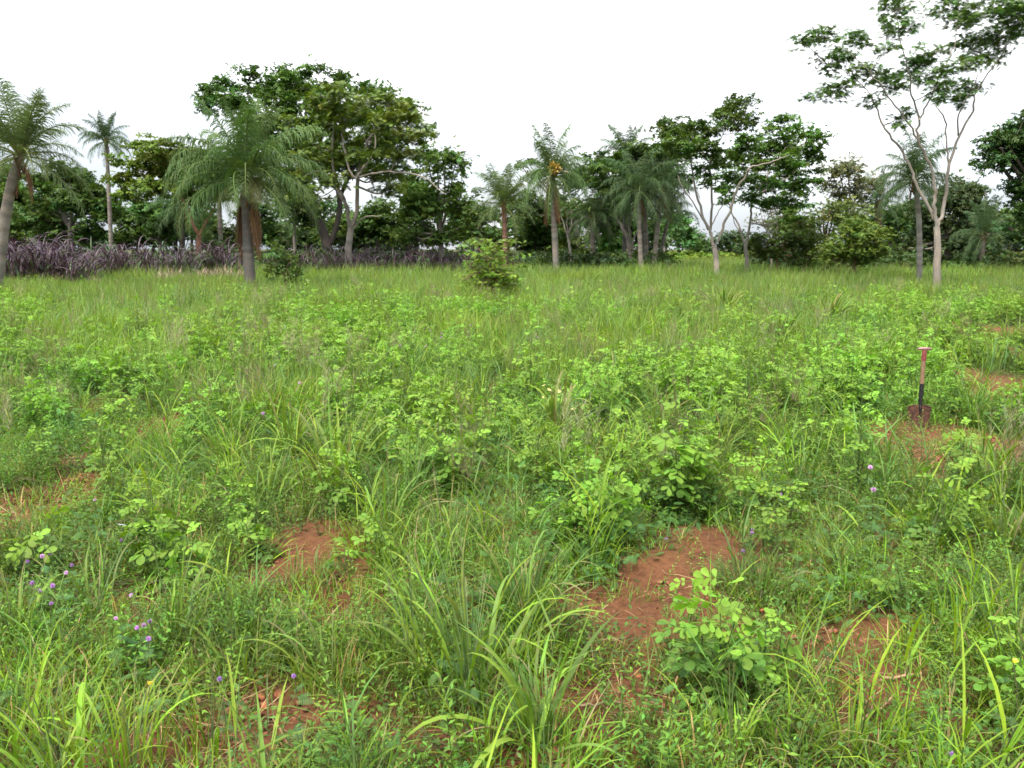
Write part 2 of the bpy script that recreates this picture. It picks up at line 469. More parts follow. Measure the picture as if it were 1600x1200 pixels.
def sprig_template(k=5, w=.3, spread=1.2):
    V, F = [], []
    for i in range(k):
        a = (i - (k - 1) / 2) * spread / max(1, (k - 1)) * 2
        t = (i % 2) * .25
        c, s_ = math.cos(a), math.sin(a)
        for p in ((0, 0, 0), (.5, w / 2, .08), (1, 0, -.18), (.5, -w / 2, .08)):
            x, y = p[0] + .1, p[1]
            V.append((c * x - s_ * y, s_ * x + c * y, p[2] * 1.2 - t * p[0]))
        F.append([i * 4, i * 4 + 1, i * 4 + 2, i * 4 + 3])
    return np.array(V, float), np.array(F)
SPRIG = sprig_template(5, .50, 1.35)
SPRIG3 = sprig_template(3, .5, .9)
def pinnate_template(n=6, ll=.28, w=.11):
    V, F = [], []
    for i in range(n):
        s = .12 + .88 * i / (n - 1)
        for sg in (-1, 1):
            l_ = ll * math.sin(PI * (.2 + .75 * s)) + .05
            b = np.array([s, 0, -.22 * s * s]); d = np.array([.35, sg * 1., -.18]); d /= np.linalg.norm(d)
            q = np.array([1, 0, -.3]) * w / 2
            k = len(V); V += [b - q, b + q, b + d * l_ + q * .5, b + d * l_ - q * .5]
            F.append([k, k + 1, k + 2, k + 3])
    return np.array(V, float), np.array(F)
PINN = pinnate_template(6, .34, .15)
PINN_BIG = pinnate_template(9, .30, .075)

# ================================================================== COLOURS
C_GRASS = (.146, .236, .026); C_LIME = (.200, .325, .020); C_BLUE = (.104, .184, .032)
C_YOUNG = (.185, .330, .030); C_MID = (.106, .208, .025); C_OLD_SHADE = (.076, .152, .026)
C_STRAW = (.34, .24, .12)

# ================================================================== PROTOTYPES FOR THE FIELD
def short_grass(n=70, r=.16, L=(.07, .2), W=(.003, .007), c=C_GRASS):
    G = Geo(); a = U(0, 2 * PI, n); q = np.sqrt(U(0, 1, n)) * r
    base = np.stack([q * np.cos(a), q * np.sin(a), np.full(n, -.01)], 1)
    col = vary(c, n, .2, .14); dry = rng.random(n) < .1; col[dry] = vary(C_STRAW, dry.sum())
    blades(G, base, U(0, 2 * PI, n), U(*L, n), U(*W, n), U(.05, .7, n), U(.2, 1.5, n), 3, col)
    return G
def tussock(n=75, r=.07, L=(.28, .62), W=(.006, .013), c=C_GRASS, culms=6, segs=6, lean=.75):
    G = Geo(); a = U(0, 2 * PI, n); q = np.sqrt(U(0, 1, n)) * r
    base = np.stack([q * np.cos(a), q * np.sin(a), np.full(n, -.01)], 1)
    col = vary(c, n, .18, .12); dry = rng.random(n) < .1; col[dry] = vary(C_STRAW, dry.sum())
    az = a + rng.normal(0, .7, n)
    ln = np.abs(rng.normal(0, lean * .5, n)) + .06
    blades(G, base, az, U(*L, n), U(*W, n), ln, U(.4, 2.1, n), segs, col, fold=.35, power=1.8)
    for i in range(culms):           # upright stems with leaves leaving them at nodes
        a0 = rng.uniform(0, 2 * PI); H = rng.uniform(.45, .95) * L[1] * 1.5; t = rng.uniform(.03, .3)
        s = np.linspace(0, 1, 5)[:, None]; d = np.array([math.cos(a0), math.sin(a0), 0])
        pts = d * (r * .4 + H * math.tan(t) * s ** 1.4 * .8) + np.array([0, 0, 1.]) * H * s
        tube(G, pts, np.linspace(.0022, .001, 5), 4, vary((.14, .2, .06), 1)[0])
        m = 5; k = rng.uniform(.15, .95, m)
        b = np.array([pts[0] * (1 - t_) + pts[-1] * t_ for t_ in k])
        blades(G, b, U(0, 2 * PI, m), U(.12, .32, m), U(.006, .011, m), U(.3, .9, m), U(.3, 1.2, m), 4, vary(c, m), fold=.3)
    return G
def seed_grass(n=14, H=(.4, .8), c=(.19, .13, .09), gc=C_GRASS):
    """thin culms with open feathery heads"""
    G = Geo()
    for i in range(n):
        a0, h = rng.uniform(0, 2 * PI), rng.uniform(*H); b = rng.normal(0, .06, 2)
        d = np.array([math.cos(a0), math.sin(a0), 0]); s = np.linspace(0, 1, 5)[:, None]
        lean = rng.uniform(.02, .3)
        pts = np.array([b[0], b[1], 0]) + d * h * lean * s ** 1.8 + np.array([0, 0, 1.]) * h * s
        tube(G, pts, np.linspace(.0018, .0009, 5), 3, vary(gc, 1)[0])
        m = 26; t = U(.68, 1.0, m)
        bp = np.stack([np.interp(t, s[:, 0], pts[:, k]) for k in range(3)], 1)
        blades(G, bp, U(0, 2 * PI, m), (1.12 - t) * .22 + .015, U(.002, .0035, m), U(.4, .9, m), U(.1, .6, m), 2, vary(c, m))
    return G
def compound_leaf(lo=False, tone=0., pairs=3, size=.045):
    G = Geo(); T = OBOV_LO if lo else OBOV
    c = np.array(C_YOUNG) * (1 - tone) + np.array(C_OLD_SHADE) * tone
    pos, yaw, sc, pit, rol = [], [], [], [], []
    for i in range(pairs):
        x = .025 + .022 * i / .045 * size * 1.0
        for sg in (-1, 1):
            pos.append((x, 0, -.01 * i * i * .4)); yaw.append(sg * (1.25 - .38 * i + rng.normal(0, .08)))
            sc.append(size * (.72 + .2 * i) * rng.uniform(.9, 1.1)); pit.append(rng.normal(.05, .15)); rol.append(sg * rng.normal(.0, .2))
    n = len(pos)
    stamp(G, T[0], T[1], rot(np.array(yaw), np.array(pit), np.array(rol), sc), np.array(pos, float), vary(c, n, .08, .05))
    tube(G, [(-.01, 0, 0), (.03, 0, .002), (.025 + .022 * (pairs - 1), 0, -.004)], [.0012, .001, .0008], 3, np.array(c) * .9)
    return G
def weed_frame(H, nst, seed=0):
    """stem paths and leaf seats of an upright broad-leaved weed"""
    stems, seats = [], []
    for k in range(nst):
        a0 = rng.uniform(0, 2 * PI); h = H * (1 if k == 0 else rng.uniform(.55, .92)); sp = .05 if k == 0 else rng.uniform(.12, .34)
        s = np.linspace(0, 1, 7); d = np.array([math.cos(a0), math.sin(a0), 0])
        z0 = 0 if k == 0 else rng.uniform(.05, .3) * H
        pts = d[None] * (h * sp * s[:, None] ** 1.2) + np.array([0, 0, 1.])[None] * (z0 + (h - z0) * s[:, None])
        pts += rng.normal(0, .006, (7, 3)) * s[:, None]
        stems.append(pts)
        m = int(max(5, (h - z0) / .034))
        for i in range(m):
            t = .14 + .86 * (i + rng.uniform(-.3, .3)) / (m - 1); t = min(max(t, .1), 1)
            p = np.array([np.interp(t, s, pts[:, q]) for q in range(3)])
            seats.append((p, a0 + i * 2.4 + rng.normal(0, .3), t))
    return stems, seats
def weed(H=.55, nst=4, lo=True, size=.045):
    S, F_ = Geo(), Geo()
    stems, seats = weed_frame(H, nst)
    for p in stems: tube(S, p, np.linspace(.0042, .0016, len(p)) * (H / .5), 4, np.array([.12, .17, .055]))
    for p, yaw, t in seats:
        L = compound_leaf(lo, tone=np.clip(1.05 - t * 1.1 + rng.normal(0, .15), 0, 1), pairs=2 if rng.random() < .4 else 3, size=size * rng.uniform(.75, 1.15) * (1.1 - .35 * max(0, t - .7) / .3))
        out_ = np.array([math.cos(yaw), math.sin(yaw), .25]) * rng.uniform(.012, .03)
        F_.merge(L, rot(np.array([yaw]), np.array([rng.uniform(-.7, .5) + (1 - t) * .35]), np.array([rng.normal(0, .45)]), [1.])[0], p + out_)
    return S, F_
def creeper(n=110, r=.17, c=C_MID, size=(.012, .026)):
    G = Geo(); a = U(0, 2 * PI, n); q = np.sqrt(U(0, 1, n)) * r
    z = np.abs(rng.normal(.04, .035, n))
    P = np.stack([q * np.cos(a), q * np.sin(a), z], 1)
    stamp(G, RHOMB[0], RHOMB[1], rot(U(0, 2 * PI, n), rng.normal(.1, .4, n), rng.normal(0, .4, n), U(*size, n)), P, vary(c, n, .22, .12))
    for i in range(7):
        a0 = rng.uniform(0, 2 * PI); s = np.linspace(0, 1, 5)[:, None]
        tube(G, np.array([math.cos(a0), math.sin(a0), 0]) * r * s + np.array([0, 0, 1.]) * (.01 + .06 * np.sin(PI * s * rng.uniform(.5, .9))), np.full(5, .0012), 3, (.15, .14, .06))
    return G
def mimosa(n=44, r=.2):
    """sprawling stems set with ferny leaves"""
    G = Geo()
    for k in range(n):
        a0 = rng.uniform(0, 2 * PI); q = rng.uniform(0, r)
        p = np.array([[q * math.cos(a0), q * math.sin(a0), abs(rng.normal(.06, .05))]])
        stamp(G, PINN_BIG[0], PINN_BIG[1], rot(np.array([a0 + rng.normal(0, 1)]), np.array([rng.normal(0, .4)]), np.array([rng.normal(0, .4)]), [rng.uniform(.028, .05)]), p, vary((.075, .17, .04), 1))
    return G
def herb(nst=9, r=.12, H=(.09, .24), c=C_MID):
    """upright leafy stems with narrow leaves"""
    G = Geo()
    for i in range(nst):
        a0, h = rng.uniform(0, 2 * PI), rng.uniform(*H); b = rng.normal(0, r * .5, 2); s = np.linspace(0, 1, 4)[:, None]
        d = np.array([math.cos(a0), math.sin(a0), 0]); pts = np.array([b[0], b[1], 0]) + d * h * rng.uniform(.05, .6) * s ** 1.3 + np.array([0, 0, 1.]) * h * s
        tube(G, pts, np.linspace(.0016, .0009, 4), 3, (.13, .16, .05))
        m = int(h / .011); t = np.linspace(.12, 1, m); bp = np.stack([np.interp(t, s[:, 0], pts[:, q]) for q in range(3)], 1)
        T = LANCE
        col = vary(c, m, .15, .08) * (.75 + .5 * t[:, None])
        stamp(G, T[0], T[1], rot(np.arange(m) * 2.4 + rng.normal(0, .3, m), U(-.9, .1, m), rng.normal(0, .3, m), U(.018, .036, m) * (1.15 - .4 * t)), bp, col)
    return G
def straw(n=26, r=.22):
    G = Geo(); a = U(0, 2 * PI, n); q = np.sqrt(U(0, 1, n)) * r
    base = np.stack([q * np.cos(a), q * np.sin(a), U(.0, .03, n)], 1)
    blades(G, base, U(0, 2 * PI, n), U(.05, .26, n), U(.0015, .005, n), U(1.2, 1.65, n), U(-.3, .5, n), 3, vary(C_STRAW, n, .35, .08))
    m = 5; P_ = np.stack([rng.normal(0, r * .5, m), rng.normal(0, r * .5, m), U(.005, .03, m)], 1)
    stamp(G, OVAL[0] * np.array([1, 1, 2.5]), OVAL[1], rot(U(0, 6, m), rng.normal(0, .4, m), rng.normal(0, .6, m), U(.02, .045, m)), P_, vary((.16, .085, .04), m, .3, .08))
    return G
def clod(n=7):
    G = Geo()
    for k in range(n):
        s = rng.uniform(.003, .02); p = rng.normal(0, .07, 2)
        V = np.array([(x, y, z) for x in (-1, 1) for y in (-1, 1) for z in (-.7, .8)], float) * (1 + rng.normal(0, .28, (8, 3))) * s * .6
        V[:, :2] += p
        F = np.array([[0, 1, 3, 2], [4, 6, 7, 5], [0, 4, 5, 1], [2, 3, 7, 6], [0, 2, 6, 4], [1, 5, 7, 3]])
        G.add(V, F, vary((.22, .085, .045), 1)[0])
    return G
def far_grass(n=70, r=.5, H=(.45, 1.0), W=(.012, .024), c=C_GRASS, heads=0):
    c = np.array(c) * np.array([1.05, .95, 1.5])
    G = Geo(); a = U(0, 2 * PI, n); q = np.sqrt(U(0, 1, n)) * r
    base = np.stack([q * np.cos(a), q * np.sin(a), np.full(n, -.02)], 1)
    blades(G, base, U(0, 2 * PI, n), U(*H, n), U(*W, n), np.abs(rng.normal(0, .25, n)), U(.1, 1.5, n), 3, vary(c, n, .2, .12), power=2)
    if heads:
        q = np.sqrt(U(0, 1, heads)) * r; a = U(0, 2 * PI, heads)
        base = np.stack([q * np.cos(a), q * np.sin(a), U(.25, .5, heads)], 1)
        blades(G, base, U(0, 2 * PI, heads), U(.25, .45, heads), U(.006, .012, heads), np.abs(rng.normal(0, .2, heads)), U(0, .6, heads), 2, vary((.24, .20, .11), heads), power=1)
    return G

M_CLOD = bark_mat('clod_soil', (60, 60, 60), .3, .5)
proto_col('short', [short_grass(c=cc).mesh('short_grass', M_GRASS) for cc in (C_GRASS, C_GRASS, C_LIME, C_BLUE)])
proto_col('tuss', [tussock(c=cc, L=l_, n=n_).mesh('tussock', M_GRASS) for cc, l_, n_ in
                   ((C_GRASS, (.25, .55), 60), (C_BLUE, (.3, .7), 55), (C_LIME, (.2, .5), 60), (C_GRASS, (.3, .75), 45), (C_BLUE, (.2, .45), 70))])
proto_col('tlow', [tussock(c=cc, L=(.12, .32), n=55, r=.1, W=(.004, .009), culms=3, segs=4).mesh('low_tussock', M_GRASS) for cc in (C_GRASS, C_BLUE, C_LIME)])
proto_col('creep', [creeper(c=cc).mesh('creeper', M_LEAF) for cc in (C_MID, C_OLD_SHADE, C_OLD_SHADE)])  # mostly the darker green: shade low between the plants put into leaf colour
proto_col('herb', [herb(c=cc).mesh('herb', M_LEAF) for cc in (C_MID, C_MID, C_OLD_SHADE, C_OLD_SHADE, (.15, .27, .03))])  # darker greens mixed in to deepen the shade under the taller tips
proto_col('mimosa', [mimosa().mesh('mimosa', M_LEAF) for _ in range(3)])
proto_col('straw', [straw().mesh('straw', M_DRY) for _ in range(3)])
proto_col('clod', [clod().mesh('clod', M_CLOD) for _ in range(3)])
proto_col('seed', [seed_grass().mesh('seed_grass', M_GRASS), seed_grass(c=(.3, .26, .17)).mesh('seed_grass', M_GRASS)])
WEEDS = []
for i in range(6):
    S, F_ = weed(H=rng.uniform(.34, .54), nst=int(rng.integers(3, 6)), lo=i > 2, size=.040)
    WEEDS.append((S.mesh('weed_stem', M_LEAF), F_.mesh('weed_leaves', M_LEAF)))
def joined_weed():
    S, F_ = weed(H=rng.uniform(.38, .62), nst=5, lo=True, size=.044); F_.merge(S); return F_.mesh('far_weed', M_LEAF)
proto_col('weed', [joined_weed() for _ in range(5)])
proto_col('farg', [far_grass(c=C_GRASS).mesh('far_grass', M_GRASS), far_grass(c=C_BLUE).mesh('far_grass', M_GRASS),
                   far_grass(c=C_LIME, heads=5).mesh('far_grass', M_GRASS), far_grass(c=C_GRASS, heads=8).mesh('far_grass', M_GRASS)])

# ================================================================== FIELD LAYERS
def keep(x, y, k=2.5): return np.clip(1 - bare(x, y) * k, 0, 1)
def away(x, y, r): return (x * x + (y - .0) ** 2 > r * r).astype(float)
P = scatter(1.3, 9, 40, lambda x, y: (.09 + keep(x, y, 2.2)) * np.clip(.35 + 1.1 * fbm(x * 1.1, y * 1.1, 41), 0, 1) * away(x, y, 1.2))
gn_scatter('short_grass', 'short fine green grass covering the near ground between taller weeds', 'grass', 'short', P, U(.6, 1.35, len(P)))
P = scatter(1.3, 16, 38, lambda x, y: (.05 + keep(x, y)) * np.clip(fbm(x * .9, y * .9, 43) * 2.2 - .45, 0, 1) * away(x, y, 1.2))
gn_scatter('creeping_ground_cover', 'low creeping small-leaved plants covering the soil', 'ground cover', 'creep', P, U(.7, 1.5, len(P)))
P = scatter(1.4, 11, 12, lambda x, y: keep(x, y) * np.clip(fbm(x * .8, y * .8, 45) * 2.4 - .6, 0, 1) * away(x, y, 1.4))
gn_scatter('ferny_ground_cover', 'sprawling ferny-leaved sensitive plants low in the grass', 'ground cover', 'mimosa', P, U(.8, 1.5, len(P)))
P = scatter(1.3, 16, 44, lambda x, y: (.09 + keep(x, y, 2.2)) * np.clip(fbm(x * 1.2 + 9, y * 1.2, 71) * 2.0 - .3, 0, 1) * away(x, y, 1.1))
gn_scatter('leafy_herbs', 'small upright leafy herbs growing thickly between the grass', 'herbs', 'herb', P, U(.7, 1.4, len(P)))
P = scatter(1.5, 16, 7, lambda x, y: keep(x, y, 1.9) * np.clip(fbm(x * 1.0, y * 1.0, 47) * 1.9 - .35, 0, 1) * away(x, y, 1.4))
gn_scatter('low_grass_tufts', 'ankle-high arching green grass tufts filling the field', 'grass', 'tlow', P, U(.7, 1.35, len(P)))
P = scatter(3.6, 22, 1.7, lambda x, y: keep(x, y, 2.2) * np.clip(fbm(x * .7 + 3, y * .7, 49) * 2.6 - .85, 0, 1))
gn_scatter('knee_high_grass', 'knee-high arching green grass growing through the weeds', 'grass', 'tuss', P, U(.6, 1.05, len(P)))
P = scatter(1.3, 9, 12, lambda x, y: np.clip(bare(x, y) * 1.1 + .2 + .8 * np.exp(-((x + 1.0) / .8) ** 2 - ((y - 2.7) / .45) ** 2) + .8 * np.exp(-((x + 3.3) / 1.2) ** 2 - ((y - 6.3) / 1.5) ** 2), 0, 1) * away(x, y, 1.0))
gn_scatter('dry_straw', 'dry tan straw scattered over the red soil patches', 'straw', 'straw', P, U(.6, 1.2, len(P)), .03)
P = scatter(1.3, 9, 90, lambda x, y: np.clip(bare(x, y) * 1.2, 0, 1))
gn_scatter('soil_clods', 'small crumbs of red soil lying on the bare patches', 'soil', 'clod', P, U(.5, 1.4, len(P)), .03)
P = scatter(5, 26, .7, lambda x, y: keep(x, y) * np.clip(fbm(x * .35, y * .35, 51) * 2.4 - .6, 0, 1))
gn_scatter('grass_seed_heads', 'thin grass stems with feathery pinkish seed heads in the field', 'grass', 'seed', P, U(.7, 1.2, len(P)), .06)
P = scatter(7.5, 42, 10, lambda x, y: keep(x, y) * np.clip((fbm(x * .33, y * .33, 53) * 4.2 - 1.35) * np.clip(1.45 - y / 20, .06, 1), 0, 1))
gn_scatter('leafy_weeds', 'mass of light green leafy weeds across the middle of the field', 'weeds', 'weed', P, U(.55, 1.35, len(P)), .12)
P = scatter(8, 36, 7.5, lambda x, y: keep(x, y) * np.clip(2.6 - fbm(x * .33, y * .33, 53) * 4.4 + (y - 16) / 16, .12, 1))
gn_scatter('meadow_grass', 'tall mixed meadow grass across the middle distance', 'grass', 'farg', P, U(.5, .95, len(P)) * np.clip(.6 + P[:, 1] / 60, .6, 1), .08)
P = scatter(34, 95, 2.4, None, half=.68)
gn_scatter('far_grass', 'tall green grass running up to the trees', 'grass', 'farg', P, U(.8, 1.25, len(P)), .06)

# ================================================================== TREES
PALE = (.235, .20, .165); GREY = (.20, .17, .14); BROWN = (.15, .09, .06); DARKB = (.06, .05, .04); RED = (.27, .13, .085)
def crown_geo(pads, leaf, size, per_m2, col, gap=.5, flat=.5, tiltsd=.45, sub=.42, anchor=None, vcol=.2, hcol=.12):
    """pads: rows of centre xyz and radii abc, metres. Leaves gather in small clumps inside each pad."""
    G = Geo(); T = leaf; tips = []
    for (c, rad) in pads:
        area = PI * rad[0] * max(rad[2], rad[0] * .35)
        ns = max(3, int(area / (sub * sub * 1.7) * gap * 3.0))
        d = rng.normal(0, 1, (ns, 3)); d /= np.linalg.norm(d, axis=1)[:, None]
        q = rng.random(ns)[:, None] ** .42
        ctr = c + d * q * rad; tips.append(ctr)
        k = max(4, int(per_m2 * 2.7 * area / ns))
        cc = np.repeat(ctr, k, 0); n = len(cc)
        so = rng.normal(0, 1, (n, 3)) * np.array([sub, sub, sub * flat]) * .62 * np.repeat(U(.6, 1.3, ns), k)[:, None]
        P = cc + so
        tone = np.repeat(vary(np.array(col) * np.array([1.62, 1.52, 1.15]), ns, vcol, hcol), k, 0) * (1 + rng.normal(0, .13, (n, 1)))
        stamp(G, T[0], T[1], rot(U(0, 2 * PI, n), rng.normal(.12, tiltsd, n), rng.normal(0, tiltsd, n), U(.7, 1.25, n) * size), P, np.clip(tone, .004, 1))
    return G, tips
def px_pads(pads, D, spread=.8, thick=1.0):
    o = []
    for p in pads:
        px, py, rx, ry = p[:4]
        dy = p[4] if len(p) > 4 else rng.uniform(-1, 1) * spread
        Y = D + dy; c = at(px, py, Y); k = Y / FOC
        o.append((c, np.array([rx * 1.08 * k, max(rx * .75, ry) * k * thick, ry * 1.08 * k])))
    return o
def auto_pads(cx, cy_, rx, ry, D, n=14, pr=.34, pv=.6, low=0.):
    """pads spread through a crown ellipsoid given by its outline in the photo"""
    o = []; k = D / FOC; c = at(cx, cy_, D); R = np.array([rx, rx * .8, ry]) * k
    for i in range(n):
        d = rng.normal(0, 1, 3); d[2] = d[2] if d[2] > low - .8 else -d[2]; d /= np.linalg.norm(d)
        q = rng.random() ** .4 * .78
        r = min(R[0], R[2] * 1.3) * pr * rng.uniform(.75, 1.35)
        o.append((c + d * q * R, np.array([r * 1.15, r * 1.1, r * pv])))
    return o
def limb_path(pts, D, dys=None):
    """pts rows (px, py, radius in m)"""
    o = []
    for i, p in enumerate(pts):
        dy = 0 if dys is None else dys * (i / (len(pts) - 1)) ** 1.2
        a = at(p[0], p[1], D + dy); o.append((a[0], a[1], a[2], p[2]))
    return o
def tree(name, label, base, D, trunk, limbs, pads, leaf=SPRIG, size=.16, per=40, col=(.05, .095, .025), bark=GREY, gap=.5,
         flat=.5, tilt=.45, sub=.42, twigs=1.0, cat='tree', group='trees around the field', vcol=.2, hcol=.12, mat=None):
    b = at(base[0], base[1], D); b[2] = float(terrain(b[0], b[1])) - .05
    r = root(name, b, label, cat, group)
    P0 = [tuple(q) for q in limb_path(trunk, D)]
    P0[0] = (b[0], b[1], b[2], P0[0][3])
    sp = smooth_path(P0, 5)
    sp[:, :3] += rng.normal(0, .012, (len(sp), 3)) * (np.arange(len(sp)) > 0)[:, None]
    G = Geo(); tube(G, sp[:, :3] - b, sp[:, 3] * np.where(np.arange(len(sp)) == 0, 1.25, 1), 10, vary(bark, len(sp), .1, .03))
    tr = ob('trunk', G.mesh('trunk', M_BARK, True), r)
    nodes = [sp[-1]]
    for lm in limbs:
        dys = lm[0]; L = limb_path(lm[1], D, dys)
        if len(lm) > 2:   # joins another limb: keep its depth
            for i in range(len(L)): a = at(lm[1][i][0], lm[1][i][1], D + lm[2] + (dys - lm[2]) * i / (len(L) - 1)); L[i] = (*a, lm[1][i][2])
        s = smooth_path(L, 4); s[1:-1, :3] += rng.normal(0, .02, (len(s) - 2, 3))
        G = Geo(); tube(G, s[:, :3] - b, s[:, 3], 8, vary(bark, len(s), .1, .03))
        ob('limb', G.mesh('limb', M_BARK, True), tr)
        nodes += list(s[len(s) // 4:])
    G, tips = crown_geo(pads, leaf, size, per, col, gap, flat, tilt, sub, vcol=vcol, hcol=hcol)
    for i in range(len(G.V)): G.V[i] = (G.V[i] - b).astype(np.float32)
    ob('crown', G.mesh('crown', mat or M_TREE), r)
    # branches from the limbs into every pad and twigs into its leaf clumps
    G = Geo(); N = np.array(nodes)
    for (c, rad), tp in zip(pads, tips):
        d = np.linalg.norm((N[:, :3] - c) * np.array([1, 1, 1.]), axis=1) + np.maximum(0, N[:, 2] - c[2]) * 1.5
        i = int(d.argmin()); a = N[i]; r0 = min(a[3] * .6, .05 + .012 * d[i])
        mid = (a[:3] + c) / 2 + np.array([0, 0, -.12 * d[i] + .05]) + rng.normal(0, .06 * d[i], 3)
        p = smooth_path([(*a[:3], r0), (*mid, r0 * .7), (*c, r0 * .35)], 4)
        tube(G, p[:, :3] - b, p[:, 3], 6, vary(bark, len(p), .1, .03))
        kk = tp[rng.random(len(tp)) < .5 * twigs]
        for t in kk[:26]:
            s0 = p[int(rng.integers(len(p) // 2, len(p)))]; m = (s0[:3] + t) / 2 + rng.normal(0, .05, 3)
            tube(G, np.array([s0[:3], m, t]) - b, [r0 * .3 + .006, r0 * .18 + .005, .005], 4, np.array(bark) * .85)
    if G.V: tag(ob('branches', G.mesh('branches', M_BARK, True), r), kind='stuff')
    return r
def auto_limbs(top, pads_px, r0, n=4):
    o = []
    sel = sorted(pads_px, key=lambda q: q[0])
    return o
def auto_tree(name, label, base, D, fork, crown, n=14, tr=.16, lean=0, nl=4, **kw):
    """trunk from base to fork, crown outline ellipses (cx,cy,rx,ry) in the photo"""
    pads = []
    tot = sum(c[2] * c[3] for c in crown)
    for c in crown: pads += auto_pads(*c[:4], D + (c[4] if len(c) > 4 else 0), n=max(3, int(n * c[2] * c[3] / tot)), pr=kw.get('pr', .34), pv=kw.get('pv', .6))
    kw.pop('pr', None); kw.pop('pv', None)
    mx_, my_ = (base[0] + fork[0]) / 2 + lean, (base[1] + fork[1]) / 2
    trunk = [(base[0], base[1], tr * 1.15), (mx_, my_, tr), (fork[0], fork[1], tr * .85)]
    limbs = []
    k = D / FOC; c0 = crown[0]
    for i in range(nl):
        t = (i + .5) / nl * 2 - 1
        ex, ey = c0[0] + t * c0[2] * .6, c0[1] - c0[3] * .1 * rng.uniform(0, 3)
        limbs.append((rng.uniform(-1, 1) * c0[2] * k * .5, [(fork[0], fork[1], tr * .6), ((fork[0] * .6 + ex * .4) + t * 4, fork[1] * .55 + ey * .45, tr * .42), (ex, ey, tr * .2)]))
    return tree(name, label, base, D, trunk, limbs, pads, **kw)

# ---- tall thin umbrella tree on the right (traced limb by limb)
def z5(x, y): return (1200 + x / 2.5, y / 2.5)
def Z(*pts): return [(*z5(x, y), r_ * .74) for x, y, r_ in pts]
t10_pads = [(*z5(x, y), rx / 2.5, ry / 2.5) for x, y, rx, ry in
    [(140, 165, 66, 30), (220, 140, 66, 36), (330, 150, 78, 38), (235, 240, 70, 38), (290, 215, 60, 30), (215, 370, 74, 22), (285, 335, 66, 34),
     (390, 275, 88, 44), (470, 320, 66, 44), (395, 395, 34, 30), (495, 35, 72, 48), (540, 105, 48, 26), (465, 130, 40, 20), (480, 85, 50, 26), (470, 190, 60, 20), (625, 215, 70, 44),
     (560, 265, 66, 42), (620, 295, 50, 36), (530, 440, 36, 32), (520, 480, 34, 20), (720, 375, 78, 36), (660, 345, 44, 38), (700, 265, 60, 26), (760, 330, 60, 26), (805, 345, 36, 20),
     (720, 30, 90, 40), (760, 85, 80, 30), (850, 50, 110, 50), (950, 40, 80, 60), (800, 160, 84, 40), (860, 215, 78, 44), (780, 235, 70, 36), (910, 150, 80, 44),
     (990, 85, 50, 50), (1030, 30, 60, 44), (1060, -60, 90, 50), (900, -50, 120, 50), (740, -60, 90, 50), (500, -40, 60, 40)]]
tree('umbrella_tree', 'tallest thin pale forked tree with open feathery layered crown at the right', (1465, 450), 27, Z((663, 1130, .17), (661, 1000, .145), (660, 885, .125)), [
    (1.2, Z((660, 885, .085), (640, 830, .07), (585, 735, .06), (556, 660, .055), (515, 575, .05), (460, 510, .043), (425, 430, .034), (385, 350, .022))),
    (-.8, Z((660, 885, .085), (650, 800, .075), (650, 730, .07), (633, 640, .062), (582, 540, .055), (590, 470, .045), (560, 370, .034), (548, 270, .028), (515, 150, .02), (495, 50, .012))),
    (.2, Z((590, 470, .038), (620, 410, .034), (655, 330, .03), (700, 240, .024), (733, 160, .018), (735, 90, .01)), -.5),
    (-1.6, Z((582, 540, .04), (540, 470, .034), (480, 395, .03), (440, 340, .024), (380, 260, .018), (300, 190, .011)), -.5),
    (.4, Z((661, 885, .09), (678, 840, .078), (695, 750, .07), (708, 640, .06), (745, 530, .05), (800, 430, .042), (816, 350, .036), (880, 260, .028), (925, 190, .02), (965, 120, .012))),
    (1.2, Z((706, 640, .04), (697, 560, .034), (690, 470, .03), (652, 410, .02)), .2),
    (-.6, Z((743, 530, .036), (744, 450, .03), (790, 360, .022), (820, 290, .013)), .2),
    (-.2, Z((690, 590, .012), (676, 540, .01), (680, 500, .006)), .2)],
    px_pads(t10_pads, 27, 1.4), leaf=PINN, size=.165, per=140, col=(.046, .088, .024), bark=PALE, gap=.95, flat=.30, tilt=.32, sub=.22, twigs=.6)
